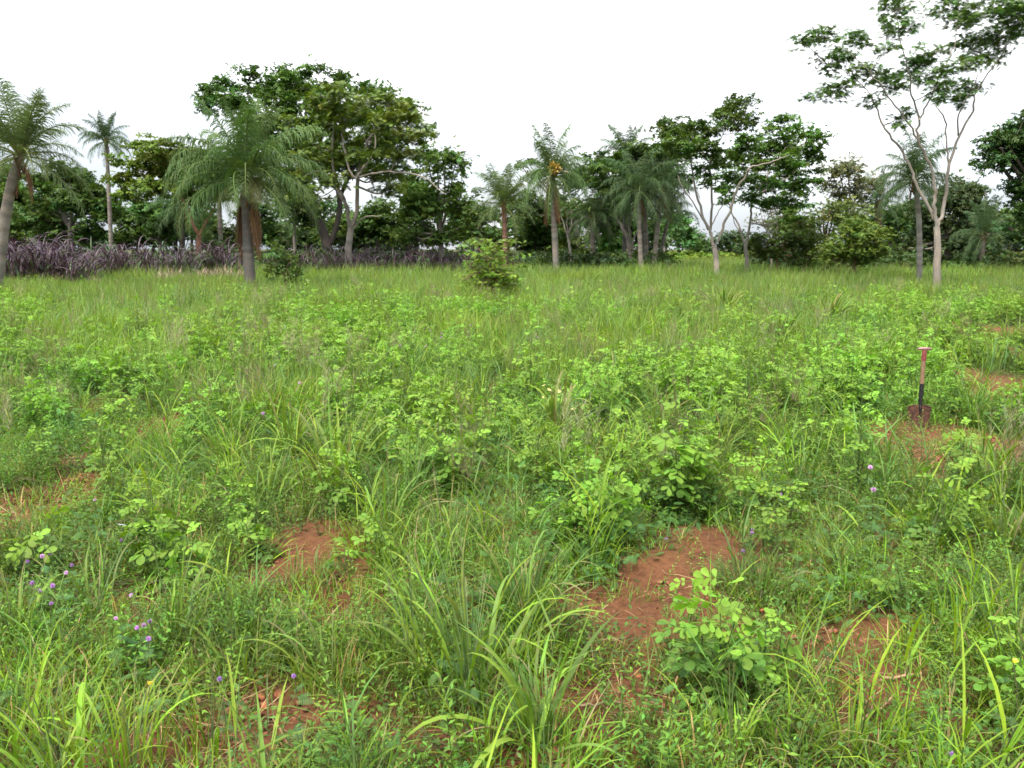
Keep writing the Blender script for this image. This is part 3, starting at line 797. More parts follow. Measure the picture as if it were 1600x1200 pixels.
# ---- the two pale forked trees right of centre
def z4(x, y): return (1000 + x / 3.637, 120 + y / 3.637)
def Q(*pts): return [(*z4(x, y), r_ * .70) for x, y, r_ in pts]
def QP(L): return [(*z4(x, y), rx / 3.637, ry / 3.637) for x, y, rx, ry in L]
t8 = QP([(140, 260, 50, 36), (120, 320, 50, 36), (210, 300, 90, 50), (300, 270, 90, 46), (230, 360, 110, 44), (330, 330, 80, 40), (470, 210, 40, 30), (530, 150, 50, 32), (620, 150, 56, 28),
         (540, 200, 70, 34), (480, 250, 70, 40), (590, 240, 70, 34), (560, 290, 70, 26), (430, 290, 60, 36), (340, 390, 110, 40), (250, 420, 90, 36), (420, 440, 90, 30), (390, 520, 70, 34), (380, 590, 50, 24), (460, 480, 80, 34)])
tree('flat_crowned_tree', 'pale forked tree with dark flat-layered crown right of the palm cluster', (1121, 424), 36, Q((445, 1115, .19), (432, 1030, .165), (420, 960, .15)), [
    (1.0, Q((420, 960, .10), (395, 870, .09), (350, 770, .075), (310, 620, .06), (285, 470, .045), (270, 370, .028))),
    (-.8, Q((400, 870, .08), (405, 760, .07), (410, 640, .06), (398, 500, .05), (430, 430, .035), (470, 330, .022)), .3),
    (1.6, Q((385, 870, .05), (320, 740, .04), (250, 640, .035), (215, 560, .02)), .3),
    (-.5, Q((400, 500, .035), (360, 440, .025), (320, 380, .015)), -.7),
    (-1.4, Q((440, 940, .09), (480, 840, .08), (520, 740, .075), (545, 650, .07), (600, 560, .06), (640, 510, .05), (760, 480, .035), (850, 440, .02))),
    (-.2, Q((410, 840, .035), (450, 760, .03), (490, 690, .02)), -.3)],
    px_pads(t8, 36, 1.4), leaf=SPRIG, size=.145, per=70, col=(.042, .085, .020), bark=PALE, gap=.75, flat=.38, tilt=.4, sub=.32)
t9 = QP([(820, 250, 56, 36), (800, 300, 60, 30), (900, 310, 90, 40), (980, 350, 60, 36), (620, 340, 70, 20), (600, 400, 90, 36), (700, 400, 110, 46), (830, 390, 110, 50), (1000, 450, 50, 34), (940, 400, 70, 40),
         (560, 470, 90, 40), (660, 490, 110, 46), (790, 480, 110, 50), (900, 500, 90, 50), (560, 570, 90, 40), (660, 590, 110, 46), (790, 600, 110, 56), (890, 620, 80, 40), (960, 590, 60, 36), (620, 680, 60, 34),
         (730, 690, 90, 50), (850, 720, 80, 50), (870, 800, 46, 40), (480, 700, 40, 24), (500, 640, 60, 30), (1020, 520, 30, 20)])
tree('flat_crowned_tree', 'second pale forked tree whose wide dark crown reaches furthest right of the middle pair', (1168, 421), 39, Q((612, 1100, .15), (606, 1040, .135), (598, 970, .12)), [
    (1.2, Q((598, 970, .08), (575, 890, .07), (560, 840, .06), (520, 770, .04), (500, 700, .03))),
    (-.5, Q((600, 970, .085), (620, 880, .08), (632, 780, .07), (640, 690, .06), (700, 600, .05), (760, 500, .035), (830, 400, .02))),
    (.8, Q((578, 890, .04), (545, 850, .035), (525, 790, .02)), .5), (1.4, Q((640, 700, .05), (720, 640, .045), (860, 560, .03), (930, 440, .015)), -.2)],
    px_pads(t9, 39, 2.2), leaf=SPRIG, size=.15, per=75, col=(.046, .100, .022), bark=PALE, gap=.8, flat=.4, tilt=.4, sub=.34)
# ---- pale branched tree left of the middle
def z2(x, y): return (250 + x / 3, 80 + y / 3)
def S_(*pts): return [(*z2(x, y), r_ * .80) for x, y, r_ in pts]
def SPx(L): return [(*z2(x, y), rx / 3, ry / 3) for x, y, rx, ry in L]
t4 = SPx([(780, 190, 90, 40), (860, 230, 90, 40), (740, 260, 90, 46), (980, 230, 110, 50), (1080, 210, 80, 44), (1120, 280, 90, 46), (1180, 330, 60, 36), (900, 300, 120, 44), (1030, 320, 120, 50), (760, 340, 90, 44),
          (840, 400, 100, 44), (700, 430, 80, 40), (1000, 400, 110, 50), (1120, 390, 90, 44), (880, 490, 110, 40), (760, 520, 100, 44), (1010, 490, 90, 40), (1110, 480, 80, 40), (690, 580, 80, 44), (800, 600, 100, 40),
          (1010, 580, 80, 40), (1130, 560, 90, 36), (1200, 480, 40, 36), (640, 500, 60, 40), (1080, 640, 70, 36), (700, 660, 70, 40), (1230, 380, 50, 20), (600, 340, 60, 40)])
tree('spreading_tree', 'grey-trunked spreading tree with yellowish green crown and pale bare limbs left of the middle', (543, 413), 42, S_((880, 1000, .24), (885, 920, .21), (895, 830, .19)), [
    (-1.0, S_((892, 830, .13), (880, 760, .11), (862, 690, .10), (820, 600, .08), (805, 470, .06), (815, 380, .05), (800, 300, .03))),
    (-1.4, S_((898, 820, .13), (925, 740, .12), (925, 600, .11), (950, 500, .09), (985, 400, .06), (1060, 350, .04))),
    (-1.2, S_((925, 600, .08), (890, 560, .07), (870, 480, .06), (850, 390, .04)), -1.3),
    (-1.8, S_((925, 590, .08), (960, 540, .07), (1010, 460, .05), (1000, 350, .03)), -1.3),
    (-2.6, S_((935, 590, .07), (1010, 570, .06), (1100, 565, .05), (1230, 590, .04), (1340, 670, .02)), -1.3),
    (-2.0, S_((870, 720, .06), (800, 620, .05), (740, 560, .04), (670, 590, .02)), -.8), (1.2, S_((860, 690, .06), (820, 640, .05), (760, 600, .03)), -.8),
    (-1.0, S_((905, 830, .05), (960, 780, .04), (1040, 770, .02)), -.2)],
    px_pads(t4, 42, 2.4), leaf=PINN, size=.27, per=60, col=(.068, .112, .021), bark=PALE, gap=.75, flat=.36, tilt=.4, sub=.38)
# ---- giant dark tree behind it
t3 = SPx([(230, 200, 50, 40), (330, 150, 70, 34), (420, 100, 60, 30), (250, 250, 70, 40), (360, 210, 90, 44), (540, 130, 90, 50), (470, 190, 90, 50), (600, 120, 50, 40), (710, 100, 40, 34), (730, 70, 26, 18), (860, 120, 50, 20),
          (840, 140, 34, 22), (650, 190, 100, 50), (560, 250, 110, 50), (430, 290, 110, 50), (700, 260, 100, 50), (800, 200, 90, 46), (940, 190, 80, 30), (1030, 180, 60, 30), (600, 350, 120, 50), (720, 370, 110, 50),
          (880, 300, 120, 60), (1000, 300, 120, 60), (1120, 250, 60, 40), (480, 380, 100, 50), (650, 450, 110, 50), (780, 470, 120, 50), (980, 440, 110, 50), (1100, 420, 80, 50), (560, 480, 90, 46), (700, 550, 90, 46),
          (880, 540, 100, 46), (1180, 400, 60, 40), (600, 590, 80, 50), (1000, 560, 90, 46), (650, 680, 70, 44), (1250, 370, 30, 18)])
tree('giant_tree', 'largest dark green tree towering behind the biggest palm at left', (525, 400), 49, S_((800, 940, .36), (770, 860, .33), (735, 790, .30)), [
    (0, S_((735, 790, .24), (690, 740, .2), (620, 640, .16), (520, 480, .12), (420, 300, .06))),
    (1.0, S_((800, 900, .2), (835, 780, .2), (840, 690, .18), (800, 520, .14), (720, 330, .08), (700, 180, .04))),
    (-.6, S_((840, 690, .15), (900, 560, .12), (1000, 420, .08), (1080, 280, .04)), 1.0), (.8, S_((620, 640, .1), (600, 500, .08), (560, 300, .05)), 0)],
    px_pads(t3, 49, 2.6), leaf=SPRIG, size=.19, per=48, col=(.040, .085, .020), bark=DARKB, gap=.75, flat=.45, tilt=.45, sub=.45)

# ---- trees given by crown outline
AT = auto_tree
AT('bushy_tree', 'dark bushy tree behind the slim palm at left', (110, 400), 54, (110, 360), [(100, 300, 62, 46), (60, 340, 50, 40), (150, 330, 50, 50), (120, 370, 80, 28)], n=44, tr=.2, size=.2, per=42, col=(.040, .085, .022), gap=.8, sub=.4)
AT('bushy_tree', 'pale green tree behind the leaning palm at the left edge', (10, 400), 60, (10, 350), [(8, 300, 50, 60), (20, 360, 40, 30)], n=24, tr=.2, size=.2, per=40, col=(.070, .115, .028), gap=.8)
t2 = [(225, 225, 34, 12), (260, 232, 40, 13), (215, 250, 38, 13), (250, 262, 48, 14), (205, 280, 34, 12), (235, 295, 48, 14), (285, 280, 40, 14), (195, 305, 24, 9), (300, 250, 40, 14), (330, 270, 40, 14), (345, 300, 40, 14), (310, 310, 36, 12), (270, 245, 30, 12)]
tree('layered_tree', 'reddish-limbed tree with flat yellow-green layers between slim palm and biggest palm', (309, 402), 46, [(309, 402, .15), (310, 385, .14), (311, 370, .13)], [
    (-.5, [(311, 368, .1), (301, 350, .09), (293, 328, .08), (280, 305, .05), (262, 285, .03)]), (.8, [(311, 368, .09), (320, 350, .08), (328, 338, .06), (340, 310, .03)]),
    (1, [(293, 328, .06), (298, 310, .05), (310, 290, .03)], -.3), (-1, [(280, 310, .05), (270, 300, .04), (240, 290, .02)], -.4)],
    px_pads(t2, 46, 2.2), size=.17, per=60, col=(.065, .105, .020), bark=RED, gap=.75, flat=.3, sub=.36)
AT('bushy_tree', 'dense rounded tree with narrow top left of the bright bush', (690, 405), 46, (688, 365), [(690, 265, 44, 46), (660, 330, 50, 54), (715, 330, 34, 54), (700, 375, 50, 28), (700, 235, 26, 22), (640, 370, 34, 26)], n=54, tr=.14, size=.17, per=46, col=(.068, .120, .032), gap=.8, flat=.8, sub=.38)
AT('dark_tree', 'dark flat tree behind the palm with the yellow bunch', (905, 405), 56, (900, 350), [(826, 262, 28, 12), (900, 290, 60, 30), (930, 265, 40, 20), (850, 330, 60, 30), (950, 330, 50, 30)], n=34, tr=.16, size=.2, per=46, col=(.038, .078, .026), gap=.8, flat=.4)
t7 = [(1010, 236, 50, 12), (960, 246, 40, 12), (1040, 250, 40, 12), (985, 262, 46, 12), (1020, 275, 50, 14), (960, 280, 40, 12), (940, 262, 26, 9), (990, 295, 46, 12), (1045, 285, 34, 12), (1050, 225, 24, 9)]
tree('dark_tree', 'pale leaning forked tree with dark layers above the palm cluster', (989, 417), 47, [(989, 417, .16), (986, 400, .15), (982, 380, .13)], [
    (.8, [(982, 380, .1), (972, 355, .09), (964, 342, .07), (955, 300, .04)]), (-.6, [(986, 395, .09), (984, 370, .08), (985, 340, .06), (1000, 290, .04)]), (1.4, [(988, 400, .06), (990, 375, .05), (997, 360, .03)])],
    px_pads(t7, 47, 2), size=.17, per=60, col=(.036, .080, .020), bark=PALE, gap=.8, flat=.3, sub=.36)
AT('small_tree', 'slender Y-forked sapling between two middle palms', (893, 412), 45, (887, 368), [(885, 330, 22, 20), (905, 320, 18, 16)], n=9, tr=.07, nl=3, size=.15, per=22, col=(.055, .09, .03), bark=PALE, gap=.5)
AT('dark_tree', 'big dark tree cut off by the right edge', (1650, 420), 38, (1640, 360), [(1570, 240, 46, 40), (1600, 210, 60, 36), (1600, 290, 40, 40), (1640, 250, 60, 70), (1590, 345, 26, 40), (1550, 222, 20, 8), (1540, 262, 16, 8), (1600, 340, 40, 36), (1600, 382, 44, 26)], n=84, tr=.25, size=.17, per=50, col=(.030, .062, .024), gap=.85, bark=DARKB)
AT('round_bush', 'round yellow-green bush beside the tall thin tree', (1335, 424), 36, (1335, 400), [(1345, 380, 44, 42), (1310, 395, 40, 26), (1365, 400, 26, 22)], n=44, tr=.07, nl=5, size=.11, per=78, col=(.060, .094, .021), bark=BROWN, gap=.9, flat=.8, sub=.25, cat='bush', group='bushes along the far side of the field')
AT('round_bush', 'olive bush under the second pale forked tree', (1215, 420), 40, (1215, 400), [(1205, 385, 36, 26), (1240, 390, 34, 30), (1190, 400, 26, 16), (1265, 385, 30, 34)], n=40, tr=.06, nl=5, size=.12, per=70, col=(.050, .082, .022), bark=BROWN, gap=.9, flat=.8, sub=.28, cat='bush', group='bushes along the far side of the field')
AT('brown_tree', 'olive brown small tree above the round bush', (1290, 412), 43, (1290, 380), [(1295, 335, 36, 24), (1320, 350, 40, 26), (1265, 350, 30, 26), (1290, 375, 50, 22)], n=34, tr=.09, nl=5, size=.13, per=58, col=(.064, .088, .028), bark=BROWN, gap=.8, flat=.8)
AT('grey_green_tree', 'grey-green loose tree behind the round bush', (1330, 405), 54, (1330, 350), [(1318, 275, 40, 26), (1350, 290, 40, 26), (1290, 290, 26, 18), (1330, 315, 44, 22)], n=34, tr=.14, size=.17, per=34, col=(.085, .098, .062), gap=.6, flat=.8)
AT('bare_tree', 'thin grey almost leafless tree between the round bush and second forked tree', (1206, 412), 45, (1206, 380), [(1205, 335, 34, 32), (1190, 350, 20, 18)], n=26, tr=.05, nl=7, size=.10, per=9, col=(.08, .085, .05), bark=GREY, gap=.7, twigs=1.8, pr=.22)
AT('dark_tree', 'dark rounded tree behind the right palm', (1480, 415), 47, (1480, 370), [(1495, 320, 46, 40), (1450, 350, 40, 34), (1500, 375, 60, 30), (1420, 385, 36, 20)], n=50, tr=.15, size=.17, per=52, col=(.032, .058, .026), gap=.85, flat=.6)
AT('dark_tree', 'loose dark tree between the right palm and the right edge tree', (1540, 415), 52, (1540, 370), [(1525, 300, 30, 18), (1530, 345, 40, 30), (1570, 375, 40, 26), (1500, 285, 40, 14)], n=34, tr=.12, size=.18, per=40, col=(.040, .068, .032), gap=.75)
AT('low_tree', 'low green tree against the dark wall of trees at the far right', (1590, 425), 44, (1590, 405), [(1585, 400, 36, 16), (1555, 405, 20, 12)], n=18, tr=.06, size=.13, per=55, col=(.060, .095, .034), gap=.8)
for i, (x, y, rx, ry, D, c, lb) in enumerate([
    (600, 385, 40, 26, 62, (.045, .085, .026), 'low dark tree seen under the spreading tree'),
    (560, 380, 30, 22, 66, (.050, .095, .034), 'small distant tree right of the grey trunk'),
    (470, 375, 40, 26, 64, (.040, .075, .03), 'distant dark tree right of the biggest palm trunk'),
    (240, 370, 40, 26, 66, (.050, .090, .034), 'distant bluish tree right of the slim palm trunk'),
    (350, 370, 40, 28, 62, (.040, .075, .026), 'distant dark tree behind the reddish-limbed tree'),
    (180, 380, 30, 18, 64, (.045, .080, .03), 'distant low tree behind the slim palm'),
    (840, 370, 50, 40, 58, (.045, .080, .024), 'thick green tree between the two middle palms'),
    (760, 385, 44, 24, 60, (.050, .085, .026), 'low green tree behind the bright bush'),
    (900, 390, 40, 24, 56, (.060, .100, .024), 'yellowish low tree behind the short palm'),
    (960, 380, 30, 24, 58, (.050, .110, .024), 'bright low tree left of the palm cluster'),
    (1060, 365, 34, 34, 70, (.048, .105, .038), 'loose mid-green tree right of the palm cluster'),
    (1095, 385, 26, 18, 82, (.045, .095, .034), 'small far tree left of the first pale forked trunk'),
    (1040, 345, 30, 26, 72, (.045, .090, .036), 'far tree rising behind the palm cluster'),
    (1140, 380, 26, 20, 76, (.032, .060, .032), 'far dark tree between the two pale forked trunks'),
    (1080, 372, 22, 14, 96, (.050, .090, .045), 'farthest small tree on the open horizon'),
    (1165, 385, 30, 18, 70, (.040, .070, .03), 'far low tree behind the second pale forked trunk'),
    (1410, 385, 34, 30, 60, (.036, .065, .03), 'dark low tree left of the right palm trunk'),
    (20, 375, 41, 23, 67, (.042, .082, .026), 'dark green background tree behind the purple grass at the left edge'),
    (75, 372, 46, 23, 57, (.050, .095, .030), 'dark green background tree below the dark bushy tree at left'),
    (140, 378, 36, 24, 64, (.062, .105, .030), 'dark green background tree left of the slim palm trunk'),
    (215, 352, 43, 50, 64, (.050, .095, .030), 'dark green background tree above the purple grass right of the slim palm'),
    (300, 352, 51, 45, 68, (.036, .070, .026), 'dark green background tree behind the reddish forked trunk'),
    (330, 385, 39, 16, 59, (.036, .070, .026), 'dark green background tree low behind the grey palm trunk'),
    (395, 352, 34, 46, 59, (.036, .070, .026), 'dark green background tree directly behind the biggest palm trunk'),
    (430, 368, 39, 30, 66, (.036, .070, .026), 'dark green background tree behind the vine bush'),
    (500, 352, 45, 49, 66, (.036, .070, .026), 'dark green background tree behind the dark leaning trunk of the giant tree'),
    (540, 362, 46, 32, 58, (.050, .095, .030), 'dark green background tree behind the grey trunk of the spreading tree'),
    (640, 362, 41, 33, 57, (.036, .070, .026), 'dark green background tree left of the dense rounded tree'),
    (740, 352, 51, 46, 70, (.042, .082, .026), 'dark green background tree right of the dense rounded tree'),
    (815, 345, 43, 53, 62, (.050, .095, .030), 'dark green background tree right of the short reddish palm'),
    (880, 352, 47, 46, 63, (.062, .105, .030), 'dark green background tree behind the palm with the yellow bunch'),
    (945, 350, 39, 49, 60, (.036, .070, .026), 'dark green background tree behind the short palm'),
    (1000, 365, 35, 36, 63, (.042, .082, .026), 'dark green background tree between the trunks of the palm cluster'),
    (1235, 352, 42, 42, 67, (.062, .105, .030), 'dark green background tree behind the olive bush'),
    (1390, 352, 44, 48, 57, (.050, .095, .030), 'dark green background tree right of the round bush'),
    (1450, 370, 47, 29, 60, (.062, .105, .030), 'dark green background tree between the right palm and tallest thin tree'),
    (1520, 360, 39, 37, 67, (.062, .105, .030), 'dark green background tree behind the small palm at far right'),
    (1575, 362, 52, 35, 70, (.050, .095, .030), 'dark green background tree under the big dark tree at the right edge'),
    (590, 345, 44, 46, 58, (.044, .086, .024), 'tall mid green tree filling the gap right of the grey trunk'),
    (650, 300, 40, 40, 57, (.046, .090, .026), 'tree joining the spreading crown and the dense rounded tree'),
    (745, 335, 30, 44, 57, (.042, .082, .026), 'tree behind the right shoulder of the dense rounded tree'),
    (460, 330, 44, 50, 58, (.040, .080, .024), 'dark tree filling the gap below the giant crown'),
    (250, 345, 50, 40, 60, (.044, .088, .026), 'green tree filling the space beneath the flat layered crown'),
    (70, 340, 50, 46, 62, (.042, .084, .024), 'tree filling the gap behind the leaning palm head'),
    (960, 330, 50, 44, 60, (.038, .076, .024), 'dark tree filling the space behind the short palm and cluster'),
    (1430, 350, 50, 46, 58, (.034, .064, .026), 'dark tree filling the space behind the right palm'),
    (-40, 330, 70, 70, 58, (.05, .09, .026), 'tree mass outside the left edge'),
    (1720, 320, 90, 90, 52, (.035, .065, .026), 'tree mass outside the right edge')]):
    AT('distant_tree', lb, (x, 402), D, (x, y + ry * .4), [(x, y, rx, ry), (x + rx * .3, y + ry * .4, rx * .9, ry * .7)], n=20, tr=.12, nl=3, size=.22, per=26, col=c, gap=.75, flat=.7, sub=.5, group='distant trees', twigs=.4)

# ---- feathery bright bush in the middle
bb = [(742, 377, 22, 5), (792, 379, 22, 5), (806, 376, 8, 4), (768, 388, 20, 6), (742, 396, 20, 6), (796, 397, 22, 6), (770, 405, 28, 7), (738, 412, 20, 6), (800, 412, 20, 7), (762, 420, 30, 7), (785, 428, 32, 7), (745, 430, 26, 7), (770, 438, 36, 7), (808, 436, 18, 6), (727, 438, 16, 5), (722, 384, 8, 3), (750, 444, 26, 6), (785, 444, 28, 6), (770, 396, 26, 7), (770, 428, 34, 8)]
tree('feathery_bush', 'bright green feathery bush standing alone in the middle of the field edge', (770, 437), 24.5, [(770, 437, .05), (770, 430, .045), (769, 424, .04)],
     [(.3, [(769, 424, .03), (760, 405, .02), (745, 382, .01)]), (-.3, [(769, 424, .03), (780, 405, .02), (796, 382, .01)]), (0, [(769, 424, .03), (735, 415, .015), (725, 400, .008)]), (.5, [(769, 424, .03), (775, 400, .02), (772, 385, .01)])],
     px_pads(bb, 24.5, .35), leaf=PINN_BIG, size=.14, per=140, col=(.098, .182, .028), bark=BROWN, gap=.7, flat=.3, tilt=.35, sub=.13, cat='bush', group='bushes along the far side of the field')
vb = [(445, 412, 16, 12), (432, 400, 10, 14), (450, 425, 22, 10), (425, 420, 10, 12), (462, 430, 14, 8), (428, 385, 7, 12), (452, 405, 10, 8)]
tree('vine_bush', 'green vine-covered bush leaning on the biggest palm trunk', (445, 445), 27.3, [(445, 445, .03), (445, 436, .025), (444, 430, .02)],
     [(.1, [(444, 430, .015), (435, 410, .01), (430, 388, .006)]), (-.2, [(444, 430, .015), (450, 415, .01), (456, 405, .006)])],
     px_pads(vb, 27.3, .3), leaf=SPRIG3, size=.12, per=110, col=(.070, .135, .040), bark=BROWN, gap=.9, flat=.8, tilt=.6, sub=.16, cat='bush', group='bushes along the far side of the field')

# ================================================================== PALMS
def frond_mesh(e0, bend, col, L=3.1, n=72, droop=1.0, ll=.74, w=.026, name='frond', plum=.35, mat=None, roll=.0):
    G = Geo(); s = np.linspace(0, 1, 15); e = e0 - bend * s ** 1.35
    ds = L / 14; P = np.zeros((15, 3))
    for i in range(1, 15):
        m = (e[i] + e[i - 1]) / 2; P[i] = P[i - 1] + ds * np.array([math.cos(m), 0, math.sin(m)])
    P[:, 1] += np.sin(s * 2 + roll) * .06 * L * s * s
    rc = np.linspace(.035, .006, 15) * L / 2.6
    tube(G, P, rc, 5, np.array(col) * np.array([1.5, 1.25, 1.1]))
    t = np.linspace(.13, 1, n); prof = np.sin(PI * np.clip(.18 + .8 * t, 0, 1)) ** .7
    for sg in (-1, 1):
        tt = np.clip(t + rng.normal(0, .006, n), 0, 1)
        base = np.stack([np.interp(tt, s, P[:, k]) for k in range(3)], 1); em = np.interp(tt, s, e)
        T = np.stack([np.cos(em), 0 * em, np.sin(em)], 1); N = np.stack([-np.sin(em), 0 * em, np.cos(em)], 1)
        d = T * U(.45, .75, n)[:, None] + np.array([0, sg * 1., 0]) * U(.7, 1, n)[:, None] + N * rng.normal(.12, plum, n)[:, None]
        d /= np.linalg.norm(d, axis=1)[:, None]
        l_ = ll * prof * U(.8, 1.1, n); seg = 4; Q_ = [base]; cur = d.copy()
        for k in range(seg):
            Q_.append(Q_[-1] + cur * (l_ / seg)[:, None]); cur = cur + np.array([0, 0, -1.]) * (.30 * droop * U(.6, 1.4, n))[:, None] * (1 + .5 * k)
            cur /= np.linalg.norm(cur, axis=1)[:, None]
        Q_ = np.stack(Q_, 1); wd = w * np.array([.5, 1, .9, .6, .1]) / 2
        sd = T[:, None] * wd[None, :, None] + np.array([0, 0, .35]) * wd[None, :, None]
        V = np.stack([Q_ + sd, Q_ - sd], 2).reshape(n, (seg + 1) * 2, 3)
        f = np.array([[i * 2, i * 2 + 1, i * 2 + 3, i * 2 + 2] for i in range(seg)])
        F = (f[None] + (np.arange(n) * (seg + 1) * 2)[:, None, None]).reshape(-1, 4)
        c = np.repeat(vary(col, n, .12, .06)[:, None], (seg + 1) * 2, 1)
        G.add(V.reshape(-1, 3), F, c.reshape(-1, 3))
    return G.mesh(name, mat or M_PALM)
C_PALM = (.080, .135, .040); C_DEAD = (.20, .115, .065)
EL = [1.45, 1.2, .95, .68, .38, .05, -.35]
BD = [.6, 1.15, 1.6, 1.75, 1.75, 1.5, 1.15]
FR = {k: [[frond_mesh(e, b * bm_, c, droop=dr, roll=q, plum=.5) for q in (0, 2.)] for e, b in zip(EL, BD)] for k, c, dr, bm_ in
      (('green', C_PALM, 1.9, 1.22), ('far', (.062, .105, .042), 1.8, 1.15), ('bright', (.115, .165, .062), .8, .85))}
FR['dead'] = [[frond_mesh(-1.32 - .08 * i, .2 - .05 * i, C_DEAD, n=40, ll=.42, droop=3.0, L=1.7, name='dead_frond', mat=M_DRY, w=.03)] for i in range(3)]
FR['yellow'] = [[frond_mesh(.45, 2.1, (.17, .18, .07), L=2.2, droop=1.4)], [frond_mesh(.1, 1.7, (.14, .17, .07), L=2.3, droop=1.4)]]
def palm(label, base, top, D, r0, key='green', n=26, L=1., dead=8, low=1., bark=GREY, mid=None, skirt=1., yellow=0, bunch=False, rings=.10, group='palms around the field', upr=1.):
    b = at(base[0], base[1], D); b[2] = float(terrain(b[0], b[1])) - .05
    t = at(top[0], top[1], D)
    r = root('palm_tree', b, label, 'palm', group)
    m = at(*mid, D) if mid else (b + t) / 2 + np.array([rng.uniform(-.05, .05), 0, 0])
    H = np.linalg.norm(t - b); k = max(12, int(H / rings))
    s = np.linspace(0, 1, k)[:, None]; c = 2 * m - (b + t) / 2
    pts = b * (1 - s) ** 2 + 2 * c * s * (1 - s) + t * s ** 2
    rad = r0 * (1.15 - .25 * s[:, 0]) * (1 - .06 * (np.arange(k) % 2) * U(0, 1.2, k)); rad[0] *= 1.35; rad[1] *= 1.12
    G = Geo(); cc = vary(bark, k, .08, .03) * (1 - .28 * (rng.random(k) < .45))[:, None]
    tube(G, pts - b, rad, 12, cc)
    tr = ob('trunk', G.mesh('palm_trunk', M_PBARK, True), r)
    # old leaf bases wrapped round the top of the trunk
    G = Geo(); nb = 26; a = np.arange(nb) * 2.4
    q = (t - b) + np.stack([np.cos(a) * r0 * .7, np.sin(a) * r0 * .7, -np.linspace(0, .75, nb) * skirt], 1)
    blades(G, q, a, U(.25, .5, nb), U(.07, .13, nb), U(.1, .5, nb), U(0, .5, nb), 3, vary((.17, .10, .055), nb), fold=.3)
    ob('leaf_bases', G.mesh('leaf_bases', M_DRY), tr)
    c0 = t - b
    for i in range(n):
        u = (i + .5) / n
        lv = min(6, int(u ** (1.25 * upr) * 7 * low + rng.uniform(-.3, .3))); lv = max(0, lv)
        me = FR[key][lv][int(rng.integers(0, 2))]
        az = i * 2.39996 + rng.normal(0, .15)
        ob('frond', me, r, c0 + np.array([math.cos(az), math.sin(az), 0]) * r0 * .5 + np.array([0, 0, .12 * (1 - u)]), (rng.normal(0, .1), rng.normal(0, .06), az), L * rng.uniform(.85, 1.1))
    for i in range(yellow):
        az = rng.uniform(PI, 2 * PI) if i % 2 else rng.uniform(PI * 1.2, PI * 1.8)
        ob('frond', FR['yellow'][i % 2][0], r, c0 + np.array([0, 0, -.1]), (0, 0, az), L * rng.uniform(.7, .9))
    for i in range(dead):
        az = i * 2.39996 * 1.3 + rng.normal(0, .2)
        o = ob('dead_frond', FR['dead'][i % 3][0], r, c0 + np.array([math.cos(az), math.sin(az), 0]) * r0 * 1.1 + np.array([0, 0, -.25 - .02 * i]), (0, 0, az), L * rng.uniform(.55, .9) * skirt)
        if i == 0: o['label'] = 'dry brown hanging frond'
    if bunch:
        n_ = 60; G = Geo()
        d = rng.normal(0, 1, (n_, 3)); d /= np.linalg.norm(d, axis=1)[:, None]
        yaw = np.arctan2(d[:, 1], d[:, 0]); pit = -np.arcsin(d[:, 2])
        stamp(G, RHOMB[0], RHOMB[1], rot(yaw, pit, U(0, 6, n_), U(.3, .45, n_)), np.zeros((n_, 3)), vary((.55, .38, .10), n_, .15, .05))
        o = ob('flower_bunch', G.mesh('flower_bunch', M_DRY), r, at(866, 263, D - .5) - b); o['label'] = 'yellow bunch of palm flowers'
        for e in ((861, 273, 853, 300, .05), (880, 268, 892, 272, .03)):
            G = Geo(); p, q = at(e[0], e[1], D - .4) - b, at(e[2], e[3], D - .6) - b
            mm = (p + q) / 2 + np.array([-.05, 0, .06]); tube(G, smooth_path([(*p, e[4] * .6), (*mm, e[4]), (*q, .01)], 4)[:, :3], smooth_path([(*p, e[4] * .6), (*mm, e[4]), (*q, .01)], 4)[:, 3], 7, (.42, .30, .22))
            ob('spathe', G.mesh('spathe', M_BARK, True), r)
    return r
palm('biggest palm with drooping fronds and brown skirt, standing in front left of the giant tree', (393, 450), (385, 285), 28, .17, 'green', 44, .94, 34, .82, (.15,.13,.115), None, 1.2, 10, upr=.8)
palm('leaning pale-trunked palm cut by the left edge', (-12, 425), (32, 245), 26, .15, 'bright', 30, .72, 12, .98, PALE, (10, 330), .9, upr=.9)
palm('slim tall palm with a small round head at left', (173, 400), (166, 222), 50, .11, 'far', 30, .56, 6, 1.1, GREY, (171, 320), .6)
palm('short palm with reddish trunk just behind the bright feathery bush', (789, 405), (787, 322), 45, .13, 'bright', 26, .74, 6, 1.0, (.26, .14, .10), None, .7)
palm('palm with a yellow flower bunch and long brown skirt near the middle', (870, 420), (863, 276), 42, .14, 'green', 34, .78, 30, 1.08, GREY, (866, 350), 1.5, 0, True, upr=.8)
palm('shortest drooping palm left of the palm cluster', (926, 416), (926, 342), 48, .15, 'far', 30, .66, 12, 1.1, GREY, None, .8, upr=.6)
palm('straight pale-trunked palm of the cluster, first of its three trunks', (1003, 422), (998, 300), 43, .12, 'far', 30, .76, 8, 1.05, PALE, None, .9, upr=.7)
palm('dark-trunked palm in the middle of the cluster', (1012, 418), (1006, 306), 45.5, .13, 'far', 26, .74, 6, 1.05, GREY, None, .8, upr=.7)
palm('right leaning palm of the cluster', (1020, 420), (1034, 300), 43.8, .12, 'far', 28, .74, 9, 1.05, GREY, (1028, 350), 1., upr=.7)
palm('tallest feathery palm rising above the cluster', (975, 410), (978, 252), 49, .12, 'far', 24, .72, 3, .9, GREY, None, .6)
palm('thin upright palm stem at the right edge of the cluster', (1026, 415), (1046, 335), 48, .11, 'far', 20, .7, 4, 1.1, GREY, None, .6)
